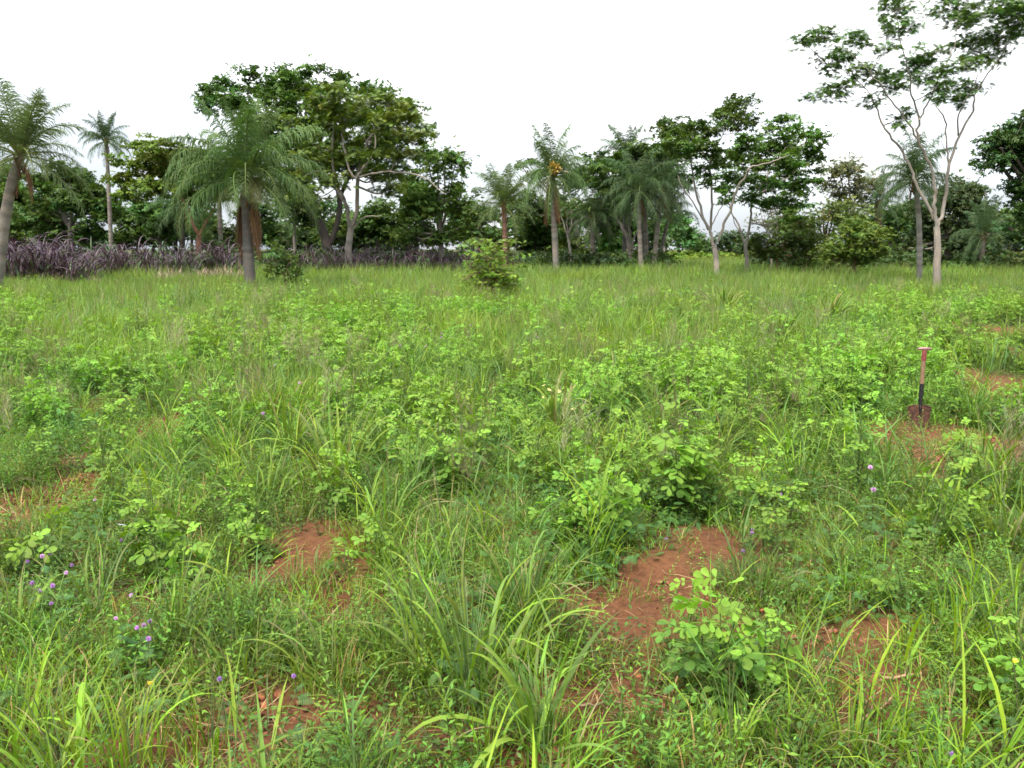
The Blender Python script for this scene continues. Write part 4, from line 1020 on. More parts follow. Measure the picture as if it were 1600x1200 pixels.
palm('palm with grey slender trunk beside the tallest thin tree', (1437, 437), (1428, 285), 32, .095, 'far', 38, .6, 8, 1.12, (.22, .20, .17), (1436, 350), .6, upr=.8)
palm('small far palm behind the round bush', (1373, 405), (1373, 318), 55, .20, 'far', 20, .68, 3, 1.1, BROWN, None, .5)
palm('small palm before the dark trees at the far right', (1534, 425), (1536, 370), 44, .13, 'far', 22, .66, 3, 1.2, (.12, .10, .08), None, .5)
palm('dark palm with hanging skirt behind the reddish-limbed tree', (282, 405), (284, 325), 58, .18, 'far', 24, .9, 10, 1.2, DARKB, None, 1.1)
palm('palm with straight grey trunk behind the biggest palm', (345, 405), (342, 300), 60, .16, 'far', 22, .9, 4, 1.1, GREY, None, .6)
palm('thin trunked palm hidden behind the layered tree', (274, 405), (272, 290), 62, .12, 'far', 20, .8, 3, 1.1, DARKB, None, .5)

# ================================================================== PURPLE FODDER GRASS
C_PUR = (.072, .040, .056); C_PG = (.07, .12, .04)
def napier(H=2.0, n=95, c=C_PUR, mixg=.18):
    G = Geo(); nst = 14
    for k in range(nst):
        b = rng.normal(0, .28, 2); a0 = rng.uniform(0, 2 * PI); h = H * rng.uniform(.5, 1.); ln = rng.uniform(0, .26)
        s = np.linspace(0, 1, 5)[:, None]; d = np.array([math.cos(a0), math.sin(a0), 0])
        pts = np.array([b[0], b[1], 0]) + d * h * ln * s + np.array([0, 0, 1.]) * h * .72 * s
        tube(G, pts, np.linspace(.014, .006, 5), 4, (.13, .11, .06))
        m = n // nst; t = U(.25, 1, m); bp = np.stack([np.interp(t, s[:, 0], pts[:, q]) for q in range(3)], 1)
        col = vary(c, m, .25, .1); g = rng.random(m) < mixg; col[g] = vary(C_PG, g.sum())
        blades(G, bp, U(0, 2 * PI, m), U(.5, .95, m), U(.030, .055, m), U(.1, .7, m), U(.7, 2.3, m), 5, col, power=1.6)
    return G.mesh('napier', M_PURPLE)
NAP = [napier() for _ in range(4)] + [napier(c=(.085, .05, .07), mixg=.4)]
NAPG = [napier(c=C_PG, mixg=.5, H=1.7) for _ in range(2)]
def nap(x0, x1, ytop, D, step, label, group, H=2., hf=None, green=.12):
    px = x0
    while px < x1:
        dd = D + rng.uniform(-1.2, 1.6); p = at(px, 400, dd); z = float(terrain(p[0], p[1]))
        g = rng.random() < green
        o = ob('fodder_clump', (random.choice(NAPG) if g else NAP[int(rng.integers(0, 5))]), None, (p[0], p[1], z), (0, 0, rng.uniform(0, 6.28)), H / 2. * rng.uniform(.72, 1.15))
        tag(o, ('green clump of tall fodder grass among the purple ones' if g else label), 'grass clump', 'green fodder grass clumps' if g else group)
        px += step * rng.uniform(.6, 1.4)
nap(-20, 135, 375, 33, 7, 'tall dark purple grass clump below the leaning palm at left', 'purple grass at the left edge', 2.3, green=.06)
nap(-20, 380, 380, 37, 7, 'dark purple grass clump in the stand before the left trees', 'purple grass before the left trees', 2.2, green=.2)
nap(425, 735, 388, 42, 8, 'purple brown grass clump in the hedge under the spreading tree', 'purple grass under the spreading tree', 1.8, green=.05)
nap(425, 735, 388, 45, 9, 'purple brown grass clump in the hedge under the spreading tree', 'purple grass under the spreading tree', 2.0, green=.05)
nap(805, 850, 388, 46, 9, 'greyish purple grass clump left of the palm with the yellow bunch', 'greyish purple grass near the middle palm', 1.7)
# dry pinkish plumes before the left stand
def plume_grass(n=46, r=.5):
    G = Geo(); a = U(0, 2 * PI, n); q = np.sqrt(U(0, 1, n)) * r
    base = np.stack([q * np.cos(a), q * np.sin(a), U(.3, .6, n)], 1)
    blades(G, base, U(0, 2 * PI, n), U(.2, .4, n), U(.03, .06, n), np.abs(rng.normal(0, .25, n)), U(0, .8, n), 3, vary((.30, .22, .17), n, .25, .08), power=1, prof=1.2)
    n = 60; a = U(0, 2 * PI, n); q = np.sqrt(U(0, 1, n)) * r
    blades(G, np.stack([q * np.cos(a), q * np.sin(a), 0 * a], 1), U(0, 6, n), U(.4, .75, n), U(.012, .02, n), np.abs(rng.normal(0, .2, n)), U(0, .8, n), 3, vary((.15, .17, .07), n, .25, .1))
    return G.mesh('plume_grass', M_DRY)
proto_col('plume', [plume_grass() for _ in range(3)])
n_ = 42; xs = np.concatenate([U(240, 375, 22), U(10, 200, 4), U(905, 960, 16)]); Ds = np.concatenate([U(33.5, 37, 22), U(31, 32.5, 4), U(46, 48, 16)])
P = np.array([at(x, 400, d) for x, d in zip(xs, Ds)]); P[:, 2] = terrain(P[:, 0], P[:, 1])
gn_scatter('dry_grass_plumes', 'pinkish tan dry grass plumes in front of the purple grass at left', 'dry grass', 'plume', P, U(.7, 1.15, n_), .05)
# yellow-green crop strip on the open horizon and undergrowth beneath the trees
def shrub_patch(c, n=150, H=1.0, r=.7, size=.14):
    G = Geo(); d = rng.normal(0, 1, (n, 3)); d /= np.linalg.norm(d, axis=1)[:, None]; d[:, 2] = np.abs(d[:, 2])
    P_ = d * np.array([r, r, H]) * (U(0, 1, n) ** .4)[:, None]
    stamp(G, SPRIG[0], SPRIG[1], rot(U(0, 6.28, n), rng.normal(.1, .5, n), rng.normal(0, .5, n), U(.7, 1.2, n) * size), P_, vary(c, n, .22, .12))
    return G.mesh('shrub', M_TREE)
proto_col('shrub', [shrub_patch(c) for c in ((.05, .09, .025), (.07, .12, .03), (.04, .07, .025))])
proto_col('crop', [shrub_patch(c) for c in ((.16, .23, .03), (.12, .20, .03))])
xs = U(1030, 1175, 260); Ds = U(66, 100, 260); P = np.array([at(x, 400, d) for x, d in zip(xs, Ds)]); P[:, 2] = terrain(P[:, 0], P[:, 1])
gn_scatter('yellow_green_crop', 'yellow-green leafy crop beyond the pale forked trees', 'crop', 'crop', P, U(.9, 1.4, 260), .05)
xs = np.concatenate([U(-60, 1040, 700), U(1180, 1700, 360)]); Ds = U(43, 66, 1060); P = np.array([at(x, 400, d) for x, d in zip(xs, Ds)]); P[:, 2] = terrain(P[:, 0], P[:, 1])
gn_scatter('undergrowth', 'mixed green undergrowth filling the ground below the trees', 'undergrowth', 'shrub', P, U(.7, 1.7, len(P)), .05)

# ================================================================== COUNTED WEEDS
def hero_weed(px, py, H, nst, label, size=.05, dense=1., top=0., lean=0.):
    g = ground(px, py); g[2] = float(terrain(g[0], g[1])) - .01
    r = root('broadleaf_weed', g, label, 'weed', 'leafy weeds with rounded leaflets')
    stems, seats = weed_frame(H, nst)
    S = Geo()
    for p in stems: tube(S, p, np.linspace(.0045, .0018, len(p)), 5, np.array([.12, .17, .055]))
    ob('stem', S.mesh('weed_stem', M_LEAF, True), r)
    for p, yaw, t in seats:
        tone = np.clip(1.05 - t * 1.0 + top + rng.normal(0, .12), 0, 1); k = int(round(tone * 3))
        me = LEAFM[k][int(rng.integers(0, 3))]
        d = np.array([math.cos(yaw), math.sin(yaw), .25]) * rng.uniform(.01, .03)
        q = p + d
        ob('leaf', me, r, q, (rng.normal(0, .5), rng.uniform(-.7, .5) + (1 - t) * .45, yaw), size / .045 * rng.uniform(.75, 1.2) * (1.05 - .35 * max(0, t - .75) / .25))
    return r
LEAFM = [[compound_leaf(False, k / 3, 3 if j else 2).mesh('leaf', M_LEAF) for j in range(3)] for k in range(4)]
HEROES = [
    (1118, 1120, .52, 5, 'leafy weed with large rounded leaflets beside a yellow flower on the near bare red soil', .056),
    (1072, 1040, .36, 3, 'slender leafy weed with bright tip standing at the edge of the largest red soil patch', .046),
    (1190, 1090, .33, 3, 'low leafy weed with drooping round leaflets right of the one with a yellow flower', .048),
    (915, 890, .62, 9, 'bushy bright green weed behind the largest bare soil patch', .05),
    (960, 868, .52, 7, 'lime-topped leafy weed touching the bushy one behind the largest soil patch', .05),
    (860, 880, .40, 4, 'leafy weed in grass left of the bushy one behind the largest soil patch', .047),
    (1060, 826, .78, 8, 'tallest leafy weed with bluish green lower leaves left of the shaded bare soil', .055),
    (1092, 805, .52, 6, 'leafy weed leaning against the tallest weed on its right side', .045),
    (715, 792, .62, 8, 'bushy leafy weed in the middle behind the broad-bladed grass', .05),
    (660, 770, .52, 6, 'leafy weed between the tall middle grass blades and the bushy middle weed', .045),
    (245, 905, .40, 4, 'broad-leaved weed among the lilac flowers near the lower left soil', .058),
    (300, 925, .30, 3, 'low weed with fan-shaped leaflets beside a white flower', .055),
    (400, 880, .32, 3, 'dark weed with hanging leaflets beside the left red soil patch', .05),
    (60, 905, .33, 3, 'pale green broad-leaved weed at the left border among lilac pompoms', .065),
    (370, 705, .50, 5, 'spreading leafy weed with dark hanging leaves at mid left', .048),
    (300, 690, .40, 4, 'leafy weed on the left standing over a brownish bare spot', .045),
    (1255, 735, .42, 4, 'leafy weed between the shaded bare soil and the spade', .045),
    (1500, 720, .33, 3, 'leafy weed just right of the spade', .045),
    (1340, 700, .40, 4, 'leafy weed left of the spade', .045),
    (590, 905, .36, 3, 'greyish green weed with long paired leaflets in the near grass', .045),
    (540, 900, .20, 2, 'small lime leafed seedling weed on the left red soil patch', .04),
    (1420, 960, .20, 2, 'small seedling weed with pale round leaflets right of the near soil strip', .05),
    (1590, 1130, .42, 4, 'leafy weed with a yellow bud at the lower right border', .045),
    (480, 1010, .22, 2, 'small leafy weed in the shadow left of the nearest broad-bladed tussock', .045),
]
for h in HEROES: hero_weed(*h)
taken = [ground(h[0], h[1]) for h in HEROES]
def free(x, y, d):
    return all((x - t[0]) ** 2 + (y - t[1]) ** 2 > d * d for t in taken)
P = scatter(4.4, 13, 8.0, lambda x, y: keep(x, y, 2) * np.clip(fbm(x * .5, y * .5, 61) * 4.2 - 1.3, 0, 1) * np.clip(1.25 - np.abs(x - .6) / (y * .8), .3, 1), half=.62, pad=.3)
P = P[np.argsort(P[:, 1])]
cnt = 0
SP_ = ground(1436, 668)
for x, y, z in P:
    if cnt >= 275: break
    if not free(x, y, .24): continue
    if abs(x - SP_[0] * y / SP_[1]) < .35 and y < SP_[1] + .2 and y > SP_[1] - 2.2: continue
    taken.append(np.array([x, y, z])); cnt += 1
    near = y < 8
    lab = ('knee-high leafy weed among grass in the nearer half of the field' if near else 'light green leafy weed in the middle of the field')
    r = root('broadleaf_weed', (x, y, z - .01), lab, 'weed', 'leafy weeds nearer in the field' if near else 'leafy weeds in the middle of the field')
    S, F_ = WEEDS[int(rng.integers(0, 3) if y < 8 else rng.integers(2, 6))]
    s = rng.uniform(.6, 1.25); r.rotation_euler = (rng.normal(0, .06), rng.normal(0, .06), rng.uniform(0, 6.28)); r.scale = (s, s, s)
    ob('stem', S, r); ob('foliage', F_, r)

# ================================================================== COUNTED GRASS TUSSOCKS
def blade_mesh(c, L, W, bend, name='blade', wob=0.):
    G = Geo(); segs = 11
    blades(G, np.zeros((1, 3)), np.zeros(1), np.array([L]), np.array([W]), np.array([.0]), np.array([bend]), segs, vary(c, 1, .12, .08), fold=.4, power=1.9, roll=np.array([wob]), prof=2.6, tip=np.array(C_STRAW) * .8 if rng.random() < .2 else None)
    return G.mesh(name, M_GRASS, True)
BL = {}
for key, c in (('green', C_GRASS), ('blue', C_BLUE), ('lime', C_LIME)):
    BL[key] = [blade_mesh(c, .5, w, b, wob=q) for w, b, q in ((.010, .5, .2), (.013, 1.2, -.2), (.016, 1.7, .3), (.018, 2.2, 0), (.008, .25, .4), (.014, .8, -.4), (.011, 1.5, .5))]
BL['dry'] = [blade_mesh(C_STRAW, .4, .006, b) for b in (.6, 1.6)]
def hero_tussock(px, py, label, n=34, H=(.35, .75), keys=('green', 'blue'), wide=1., spread=.8, r0=.05, culms=5):
    g = ground(px, py); g[2] = float(terrain(g[0], g[1])) - .01
    r = root('grass_tussock', g, label, 'grass tussock', 'broad-bladed grass tussocks')
    for i in range(n):
        a = rng.uniform(0, 2 * PI); q = r0 * math.sqrt(rng.random()); h = rng.uniform(*H)
        me = random.choice([b_ for bi, b_ in enumerate(BL[random.choice(keys)]) if H[1] < .7 or bi not in (0, 4) or rng.random() < .3]) if rng.random() > .07 else random.choice(BL['dry'])
        k = h / .5; ww = wide * rng.uniform(.75, 1.3)
        ob('blade', me, r, (q * math.cos(a), q * math.sin(a), rng.uniform(0, .12) * h), (rng.normal(0, .12), abs(rng.normal(0, spread * .45)), a + rng.normal(0, .5)), (k, k * ww, k))
    G = Geo()
    for i in range(culms):
        a0 = rng.uniform(0, 2 * PI); h = rng.uniform(.6, 1.1) * H[1]; t = rng.uniform(.05, .5)
        s = np.linspace(0, 1, 7)[:, None]; d = np.array([math.cos(a0), math.sin(a0), 0])
        pts = d * (h * t * s ** 1.3) + np.array([0, 0, 1.]) * h * s
        tube(G, pts, np.linspace(.003, .0013, 7), 5, vary((.17, .23, .08), 1)[0])
        m = 14; tt = U(.8, 1, m)
        bp = np.stack([np.interp(tt, s[:, 0], pts[:, k]) for k in range(3)], 1)
        blades(G, bp, a0 + rng.normal(0, .6, m), U(.02, .05, m), U(.0015, .003, m), U(.2, .7, m), U(.1, .4, m), 2, vary((.24, .2, .1), m))
    if culms: ob('stem', G.mesh('grass_stem', M_GRASS), r)
    return r
TUSS = [
    (735, 1090, 'large broad-bladed grass tussock at the bottom middle of the field', 90, (.28, .68), ('green', 'blue', 'blue', 'lime'), .8, .95, .2, 16),
    (650, 1075, 'arching grass tussock touching the left side of the large bottom middle tussock', 42, (.25, .5), ('green', 'blue'), .9, 1.1, .09, 6),
    (820, 1000, 'fine upright tussock left of the largest bare soil patch', 56, (.28, .62), ('green', 'blue'), .7, .7, .08, 8),
    (840, 1185, 'nearest tussock with wide arching ribbon blades at the bottom edge', 24, (.3, .55), ('green', 'blue'), 1.7, 1.4, .05, 0),
    (760, 1215, 'low tussock with short wide blades cut by the bottom edge', 22, (.15, .34), ('green', 'lime'), 1.6, 1.2, .06, 0),
    (110, 1250, 'bright lime grass tussock filling the bottom left corner', 60, (.3, .5), ('lime', 'lime', 'green'), .9, .55, .12, 5),
    (210, 1225, 'lime grass tussock right of the bottom left corner one', 46, (.25, .45), ('lime', 'green'), .85, .6, .11, 5),
    (20, 1190, 'lime grass tussock cut by the left edge near the bottom', 40, (.25, .5), ('lime', 'green'), .9, .6, .1, 4),
    (530, 790, 'tall broad-bladed tussock with a long pale blade at centre left', 60, (.4, .9), ('blue', 'green'), .9, .55, .15, 6),
    (455, 735, 'green tussock behind the brown bare spot at centre left', 34, (.4, .75), ('green', 'blue'), 1.1, .6, .07, 3),
    (870, 705, 'upright tussock of wide blades beside cream flowers at the centre', 36, (.4, .8), ('green', 'blue'), 1.5, .35, .06, 2),
    (925, 735, 'leaning grey green tussock right of the cream flowers', 28, (.35, .6), ('blue', 'green'), 1.2, .7, .06, 2),
    (700, 900, 'thin upright tussock with long flowering stems in the middle', 40, (.25, .55), ('green', 'blue'), .7, .6, .09, 12),
    (610, 860, 'green tussock beside the left red soil patch', 34, (.3, .6), ('green', 'blue'), .8, .8, .08, 6),
    (420, 800, 'arching tussock above the left red soil patch', 34, (.3, .6), ('green', 'blue'), .9, 1., .08, 3),
    (1275, 730, 'fine tussock between shaded soil and spade', 36, (.25, .5), ('green', 'lime'), .7, .6, .08, 5),
    (1300, 900, 'fine shaded tussock behind the right soil strip', 40, (.2, .38), ('green', 'blue'), .6, .9, .09, 4),
    (1560, 870, 'tall grass tussock with a broad bluish blade at the right border', 36, (.3, .6), ('blue', 'green'), 1.3, .7, .08, 4),
    (1530, 780, 'grass tussock behind the tall one at the right border', 34, (.3, .6), ('green', 'blue'), 1., .6, .08, 4),
    (1580, 1060, 'grass tussock at the right border beside the lilac flower', 40, (.25, .5), ('green', 'blue'), .8, .6, .09, 6),
    (1240, 1190, 'low fine tussock at the bottom edge right of the yellow flower', 40, (.18, .36), ('green', 'lime'), .7, .9, .1, 3),
    (1140, 1200, 'bright fine tussock under the leafy weed with a yellow flower', 34, (.18, .36), ('lime', 'green'), .8, .8, .08, 2),
    (960, 880, 'tuft of bright short grass at the back of the largest soil patch', 34, (.15, .35), ('lime', 'green'), .8, .8, .08, 1),
    (270, 1010, 'dark green tussock behind the bottom left lime grass', 40, (.25, .5), ('green', 'blue'), .8, 1., .1, 4),
    (150, 960, 'trailing tussock under the lilac pompoms at left', 34, (.25, .5), ('blue', 'green'), .8, 1.1, .1, 3),
    (520, 1090, 'tussock of crossing blades at the edge of the lower left straw', 34, (.2, .45), ('green', 'blue'), .9, 1.1, .09, 3),
    (1180, 950, 'low tuft of grass right of the largest soil patch', 36, (.12, .28), ('green', 'blue'), .7, .9, .09, 1),
    (1215, 548, 'dark shaded grass clump in the right middle of the field', 50, (.45, .8), ('blue', 'green'), 2.2, .7, .16, 3),
    (1290, 520, 'tall light grass clump right of the dark shaded one', 50, (.6, .95), ('green', 'blue'), 2.4, .5, .2, 6),
    (1130, 500, 'tall pale grass clump in the middle distance left of the dark shaded one', 46, (.6, .95), ('green', 'blue'), 2.4, .5, .2, 6),
    (640, 560, 'grass clump with a bent pale blade in the middle distance', 30, (.4, .7), ('blue', 'green'), 1.8, .6, .1, 3),
    (340, 545, 'light grass clump in the left middle distance', 40, (.4, .75), ('green', 'lime'), 1.8, .5, .14, 5),
    (960, 640, 'grey green upright clump right of the centre', 34, (.4, .7), ('blue', 'green'), 1.4, .5, .1, 3),
    (330, 1180, 'thin lime tussock on the lower left straw', 26, (.2, .42), ('lime', 'green'), .7, .8, .08, 3),
    (30, 1000, 'dark tussock at the left border behind the lime grass', 36, (.25, .5), ('green', 'blue'), .8, .9, .09, 3),
    (1470, 1180, 'short tuft on the near right soil strip', 22, (.12, .26), ('green', 'lime'), .7, .9, .06, 1),
]
for t in TUSS: hero_tussock(*t)

# ================================================================== FLOWERS
def ball_geo(r, n, c, spike=.45):
    G = Geo(); i = np.arange(n) + .5
    ph = np.arccos(1 - 2 * i / n); th = PI * (1 + 5 ** .5) * i
    D = np.stack([np.cos(th) * np.sin(ph), np.sin(th) * np.sin(ph), np.cos(ph)], 1)
    yaw = np.arctan2(D[:, 1], D[:, 0]); pit = -np.arcsin(D[:, 2])
    T = (np.array([[.2, 0, 0], [.7, .16, 0], [1, 0, 0], [.7, -.16, 0]], float), np.array([[0, 1, 2, 3]]))
    stamp(G, T[0], T[1], rot(yaw, pit, U(0, 6, n), U(.85, 1.1, n) * r), np.zeros((n, 3)), vary(c, n, .12, .05))
    return G
POM = [ball_geo(.010, 120, c).mesh('pompom', M_PETAL) for c in ((.55, .30, .62), (.66, .42, .66), (.48, .26, .60))]
def petal_flower(c, centre, n=5, r=.012, cup=.5):
    G = Geo(); T = OBOV_LO
    stamp(G, T[0] * np.array([1, 1.6, 1]), T[1], rot(np.arange(n) * 2 * PI / n, np.full(n, -cup), np.zeros(n), np.full(n, r)), np.zeros((n, 3)), vary(c, n, .06, .02))
    stamp(G, RHOMB[0], RHOMB[1], rot(np.arange(4) * PI / 2, np.full(4, -1.1), np.zeros(4), np.full(4, r * .4)), np.zeros((4, 3)), vary(centre, 4, .05, .02))
    return G.mesh('flower', M_PETAL)
YEL = petal_flower((.80, .42, .02), (.6, .25, .02), 5, .017); CRE = petal_flower((.72, .66, .26), (.6, .45, .1), 5, .022)
BLU = petal_flower((.12, .22, .75), (.5, .5, .6), 3, .022, .3); WHI = petal_flower((.78, .70, .78), (.12, .02, .08), 5, .019, .2)
BUD = petal_flower((.75, .68, .08), (.6, .5, .1), 4, .018, 1.2)
def flower(px, py, lift, name, me, label, cat, group=None, scale=1.):
    """lift: height of the bloom above the ground"""
    r_ = ray(px, py); t = (CAM_H - lift) / -r_[2]; top = np.array([0, 0, CAM_H]) + r_ * t
    b = top.copy(); b[0] += rng.uniform(-.03, .03); b[1] += rng.uniform(-.02, .04); b[2] = float(terrain(b[0], b[1])) - .01
    r = root(name, b, label, cat, group)
    G = Geo(); s = np.linspace(0, 1, 5)[:, None]
    d = top - b; bow = np.array([rng.uniform(-.02, .02), rng.uniform(-.02, .02), 0])
    pts = d * s + bow * np.sin(PI * s)
    tube(G, pts, np.full(5, .0014), 4, (.16, .15, .07))
    m = 6; k = U(.2, .85, m); yaw = U(0, 6.28, m)
    stamp(G, PINN_BIG[0], PINN_BIG[1], rot(yaw, U(-.4, .4, m), U(-.4, .4, m), U(.04, .075, m)), d * k[:, None], vary((.08, .17, .05), m))
    ob('stem', G.mesh('flower_stem', M_LEAF), r)
    ob('bloom', me, r, d, (rng.uniform(-.3, .6) + .4, rng.uniform(-.4, .4), rng.uniform(0, 6)), scale)
PL = [(33, 862, 'lilac pompom flower nearest the left border'), (66, 869, None), (78, 865, None), (43, 877, None), (112, 883, None),
      (103, 895, None), (50, 911, None), (82, 915, None), (62, 923, None), (80, 943, None), (148, 781, 'lilac pompom flower by the left bare soil patch'),
      (205, 930, None), (181, 966, None), (234, 971, None), (225, 977, None), (214, 981, None), (232, 998, None), (189, 844, None),
      (459, 1056, 'single pink pompom flower left of the bottom middle tussock'), (343, 1061, 'single pale pompom flower behind the lower left straw')]
for px, py, lb in PL:
    flower(px, py, rng.uniform(.14, .26), 'pompom_flower', random.choice(POM), lb or 'lilac pompom flower in the cluster at the left of the near grass', 'flower', 'pompom flowers', rng.uniform(.85, 1.15))
for px, py, lb in [(1163, 831, 'purple pompom flower at the back corner of the near soil'), (1175, 833, 'purple pompom flower beside the one at the back of the near soil'),
                   (1176, 827, 'small purple pompom flower topmost in the group behind the near soil'), (1161, 861, 'pale pompom flower at the far edge of the near soil'),
                   (1054, 842, 'faint lilac pompom flower on straw behind the near soil'), (1041, 843, 'bluish pompom flower on straw left of the faint lilac one'),
                   (1220, 772, 'purple pompom flower before the dark hollow in the grass'), (1474, 760, 'white pink pompom flower below the spade'),
                   (1482, 765, 'white pink pompom flower touching its twin below the spade'), (1432, 818, 'deep lilac pompom flower right of the middle of the right side'),
                   (1449, 793, 'single lilac pompom flower under the white pink pair'), (1395, 689, 'pink pompom flower just left of the spade blade'),
                   (1403, 692, 'pink pompom flower before the spade blade'), (1585, 994, 'lilac pompom flower at the right border'),
                   (1486, 1178, 'lilac pompom flower at the lower right edge')]:
    flower(px, py, rng.uniform(.08, .18), 'pompom_flower', random.choice(POM), lb, 'flower', 'pompom flowers', rng.uniform(.85, 1.15))
for px, py in [(411, 646), (594, 520), (672, 516), (690, 521), (735, 508), (840, 527), (665, 541), (1000, 470), (1095, 600), (468, 598), (690, 527), (1360, 730), (625, 540), (1365, 765)]:
    flower(px, py, .4, 'pompom_flower', POM[1], 'tiny pink pompom flower in the middle of the field', 'flower', 'tiny pompom flowers', 1.5)
for (px, py, z) in ((850, 603, .42), (858, 610, .4), (873, 612, .4), (866, 606, .44), (851, 620, .36), (896, 640, .3), (852, 634, .32)):
    flower(px, py, z, 'cream_flower', CRE, 'cream flower in the group beside the upright wide-bladed tussock', 'flower', 'cream flowers', 1.2)
flower(1174, 974, .2, 'yellow_flower', YEL, 'orange yellow flower on the nearest leafy weed', 'flower', None, 1.1)
flower(1583, 1036, .35, 'yellow_flower', BUD, 'pale yellow bud at the right border', 'flower')
flower(234, 1072, .28, 'yellow_flower', BUD, 'pale yellow pod in the lime grass at lower left', 'flower')
flower(1056, 588, .42, 'blue_flower', BLU, 'blue flower in the weeds above the tallest weed', 'flower')
flower(1068, 568, .42, 'blue_flower', BLU, 'pale blue flower higher and further right than its neighbour', 'flower')
flower(1310, 723, .12, 'blue_flower', BLU, 'small blue flower in grass left of the spade', 'flower', None, .7)
flower(190, 820, .26, 'white_flower', WHI, 'white flower with dark centre above the lilac cluster', 'flower', None, 1.1)
flower(430, 570, .4, 'white_flower', WHI, 'small white flower in the left middle weeds', 'flower', None, 1.2)

# ================================================================== STICKS
def stick(p0, p1, r, label, lift=.02):
    a, b = ground(*p0), ground(*p1); a[2] = float(terrain(*a[:2])) + lift; b[2] = float(terrain(*b[:2])) + lift * .7
    s = np.linspace(0, 1, 8)[:, None]; pts = (b - a) * s + rng.normal(0, .0035, (8, 3))
    G = Geo(); tube(G, pts, np.linspace(r, r * .6, 8), 6, vary((.26, .17, .10), 1)[0])
    tube(G, [pts[4], pts[4] + (b - a) * .15 + np.array([0, .05, .02])], [r * .6, r * .3], 5, (.26, .17, .10))
    o = ob('stick', G.mesh('stick', M_BARK), None, a); tag(o, label, 'stick')
stick((955, 1010), (1045, 985), .006, 'thin brown stick lying on the largest red soil patch')
stick((1375, 1075), (1440, 1062), .008, 'pale dry stalk lying on the near right soil strip')
stick((1300, 1165), (1400, 1090), .006, 'long dry stalk slanting at the bottom right')
stick((900, 1120), (970, 1108), .006, 'dry stalk lying under the wide ribbon blades')
stick((1075, 905), (1095, 880), .005, 'short dark twig on the mound behind the largest soil patch')

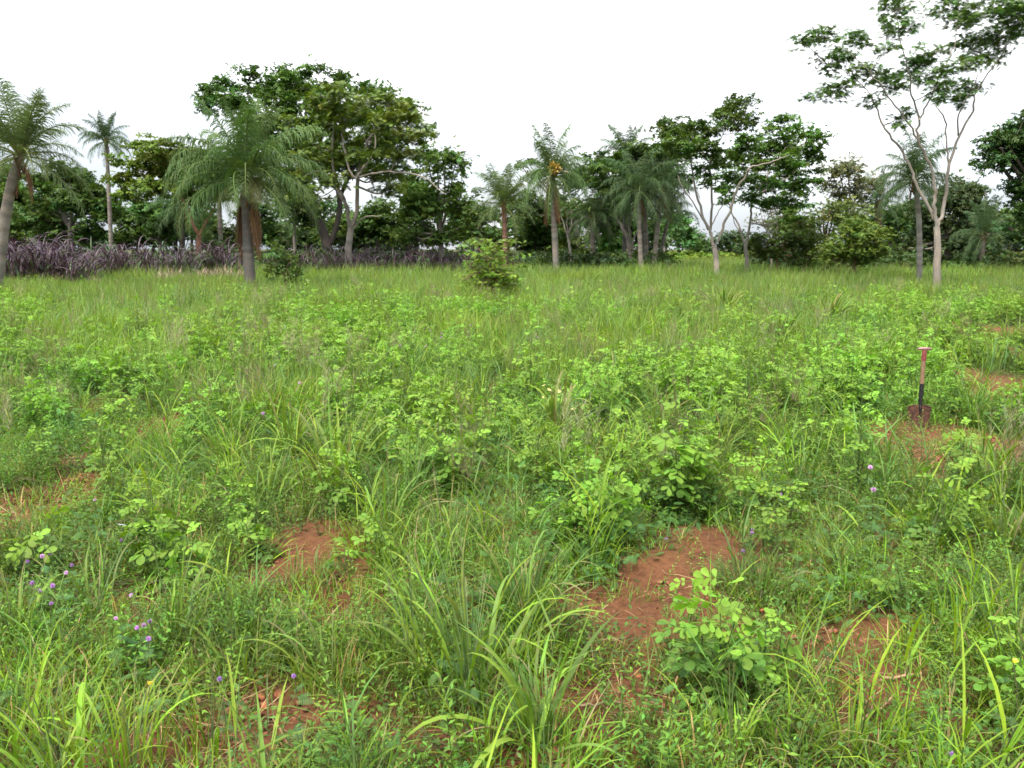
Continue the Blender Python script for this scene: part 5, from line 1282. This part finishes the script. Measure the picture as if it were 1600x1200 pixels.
# ================================================================== SPADE
def build_spade():
    g = ground(1436, 668); g[2] = float(terrain(g[0], g[1])) + .065
    r = root('spade', g, 'rusty square spade with red T handle stuck upright in the soil', 'spade')
    rust = plain_mat('rusty_steel', (.05, .022, .013), .9, .0, 35, .45, (.13, .052, .028), .4)
    wood = plain_mat('worn_wood', (.17, .10, .05), .6, 0, 40, .3)
    black = plain_mat('black_steel', (.018, .018, .020), .45, .4, 50, .4)
    red = plain_mat('red_paint', (.16, .03, .025), .5, 0, 60, .35)
    gripm = plain_mat('worn_grip', (.14, .05, .045), .5, 0, 45, .3, (.34, .20, .18))
    # blade: dished plate, shoulders on top, rounded cutting edge sunk in the ground
    nu, nv = 12, 12; W, Htop, Hbot = .094, .215, -.07
    Vt = []
    for j in range(nv + 1):
        v = j / nv
        for i in range(nu + 1):
            u = i / nu * 2 - 1
            w = W * (1 - .10 * v - .05 * v * v)
            z = Htop + (Hbot - Htop) * v
            if v < .5: z -= .016 * abs(u) ** 3 * (1 - v * 2)
            z += .035 * u * u * v ** 4
            y = .018 * (u * u) - .022 * math.exp(-(u / .13) ** 2) * (1 - v) + .012 * math.sin(v * 3)
            Vt.append((u * w, y, z))
    Vt = np.array(Vt); n1 = len(Vt); th = .0022
    B = Vt + np.array([0, th, 0])
    F = []
    id_ = lambda i, j: j * (nu + 1) + i
    for j in range(nv):
        for i in range(nu):
            q = [id_(i, j), id_(i, j + 1), id_(i + 1, j + 1), id_(i + 1, j)]
            F.append(q); F.append([k + n1 for k in q[::-1]])
    rim = [id_(i, 0) for i in range(nu + 1)] + [id_(nu, j) for j in range(1, nv + 1)] + [id_(i, nv) for i in range(nu - 1, -1, -1)] + [id_(0, j) for j in range(nv - 1, 0, -1)]
    for k in range(len(rim)):
        a, b = rim[k], rim[(k + 1) % len(rim)]; F.append([a, b, b + n1, a + n1])
    G = Geo(); G.add(np.vstack([Vt, B]), np.array(F), (.1, .1, .1))
    bl = ob('blade', G.mesh('spade_blade', rust, True), r)
    G = Geo()    # folded foot treads on both shoulders
    for sg in (-1, 1):
        tube(G, [(sg * .018, .002, Htop + .001), (sg * .05, .006, Htop - .002), (sg * (W - .004), .014, Htop - .015)], [.006, .0055, .004], 8, (.1, .1, .1))
    ob('tread', G.mesh('spade_tread', rust, True), bl)
    G = Geo(); lean = .018
    X = lambda z: (z - Htop) * .02
    z0, z1, z2, z3, z4 = Htop - .07, Htop + .195, Htop + .385, Htop + .455, Htop + .475
    tube(G, [(X(z0), -.012, z0), (X(Htop), -.004, Htop - .01), (X(Htop + .03), 0, Htop + .03), (X(Htop + .10), 0, Htop + .10), (X(z1), 0, z1)], [.006, .013, .0155, .0175, .0175], 14, (.1, .1, .1))
    ob('socket', G.mesh('spade_socket', black, True), r)
    G = Geo()
    for zz in (Htop + .05, Htop + .15):
        tube(G, [(X(zz), -.014, zz), (X(zz), -.021, zz)], [.004, .0035], 8, (.1, .1, .1))
    ob('rivet', G.mesh('spade_rivet', rust, True), r)
    G = Geo(); zz = np.linspace(z1 - .01, z2, 8)
    tube(G, [(X(z), 0, z) for z in zz], np.linspace(.0185, .0175, 8), 14, (.1, .1, .1))
    ob('shaft', G.mesh('spade_shaft', wood, True), r)
    G = Geo()
    tube(G, [(X(z2 - .005), 0, z2 - .005), (X(z2 + .03), 0, z2 + .03), (X(z3), 0, z3), (X(z4), 0, z4)], [.0195, .02, .019, .016], 14, (.1, .1, .1))
    ob('collar', G.mesh('spade_collar', red, True), r)
    G = Geo(); xs = np.linspace(-.058, .058, 13)
    tube(G, [(X(z4) + x, 0, z4 + .006 - .004 * (x / .058) ** 2) for x in xs], [.004] + [.0135 - .003 * abs(x / .05) ** 2 for x in xs[1:-1]] + [.004], 12, (.1, .1, .1))
    ob('grip', G.mesh('spade_grip', gripm, True), r)
    r.scale = (1.12, 1.12, 1.12); r.location[2] -= .06
    r.rotation_euler = (math.radians(-4), math.radians(0), math.radians(-10))
build_spade()
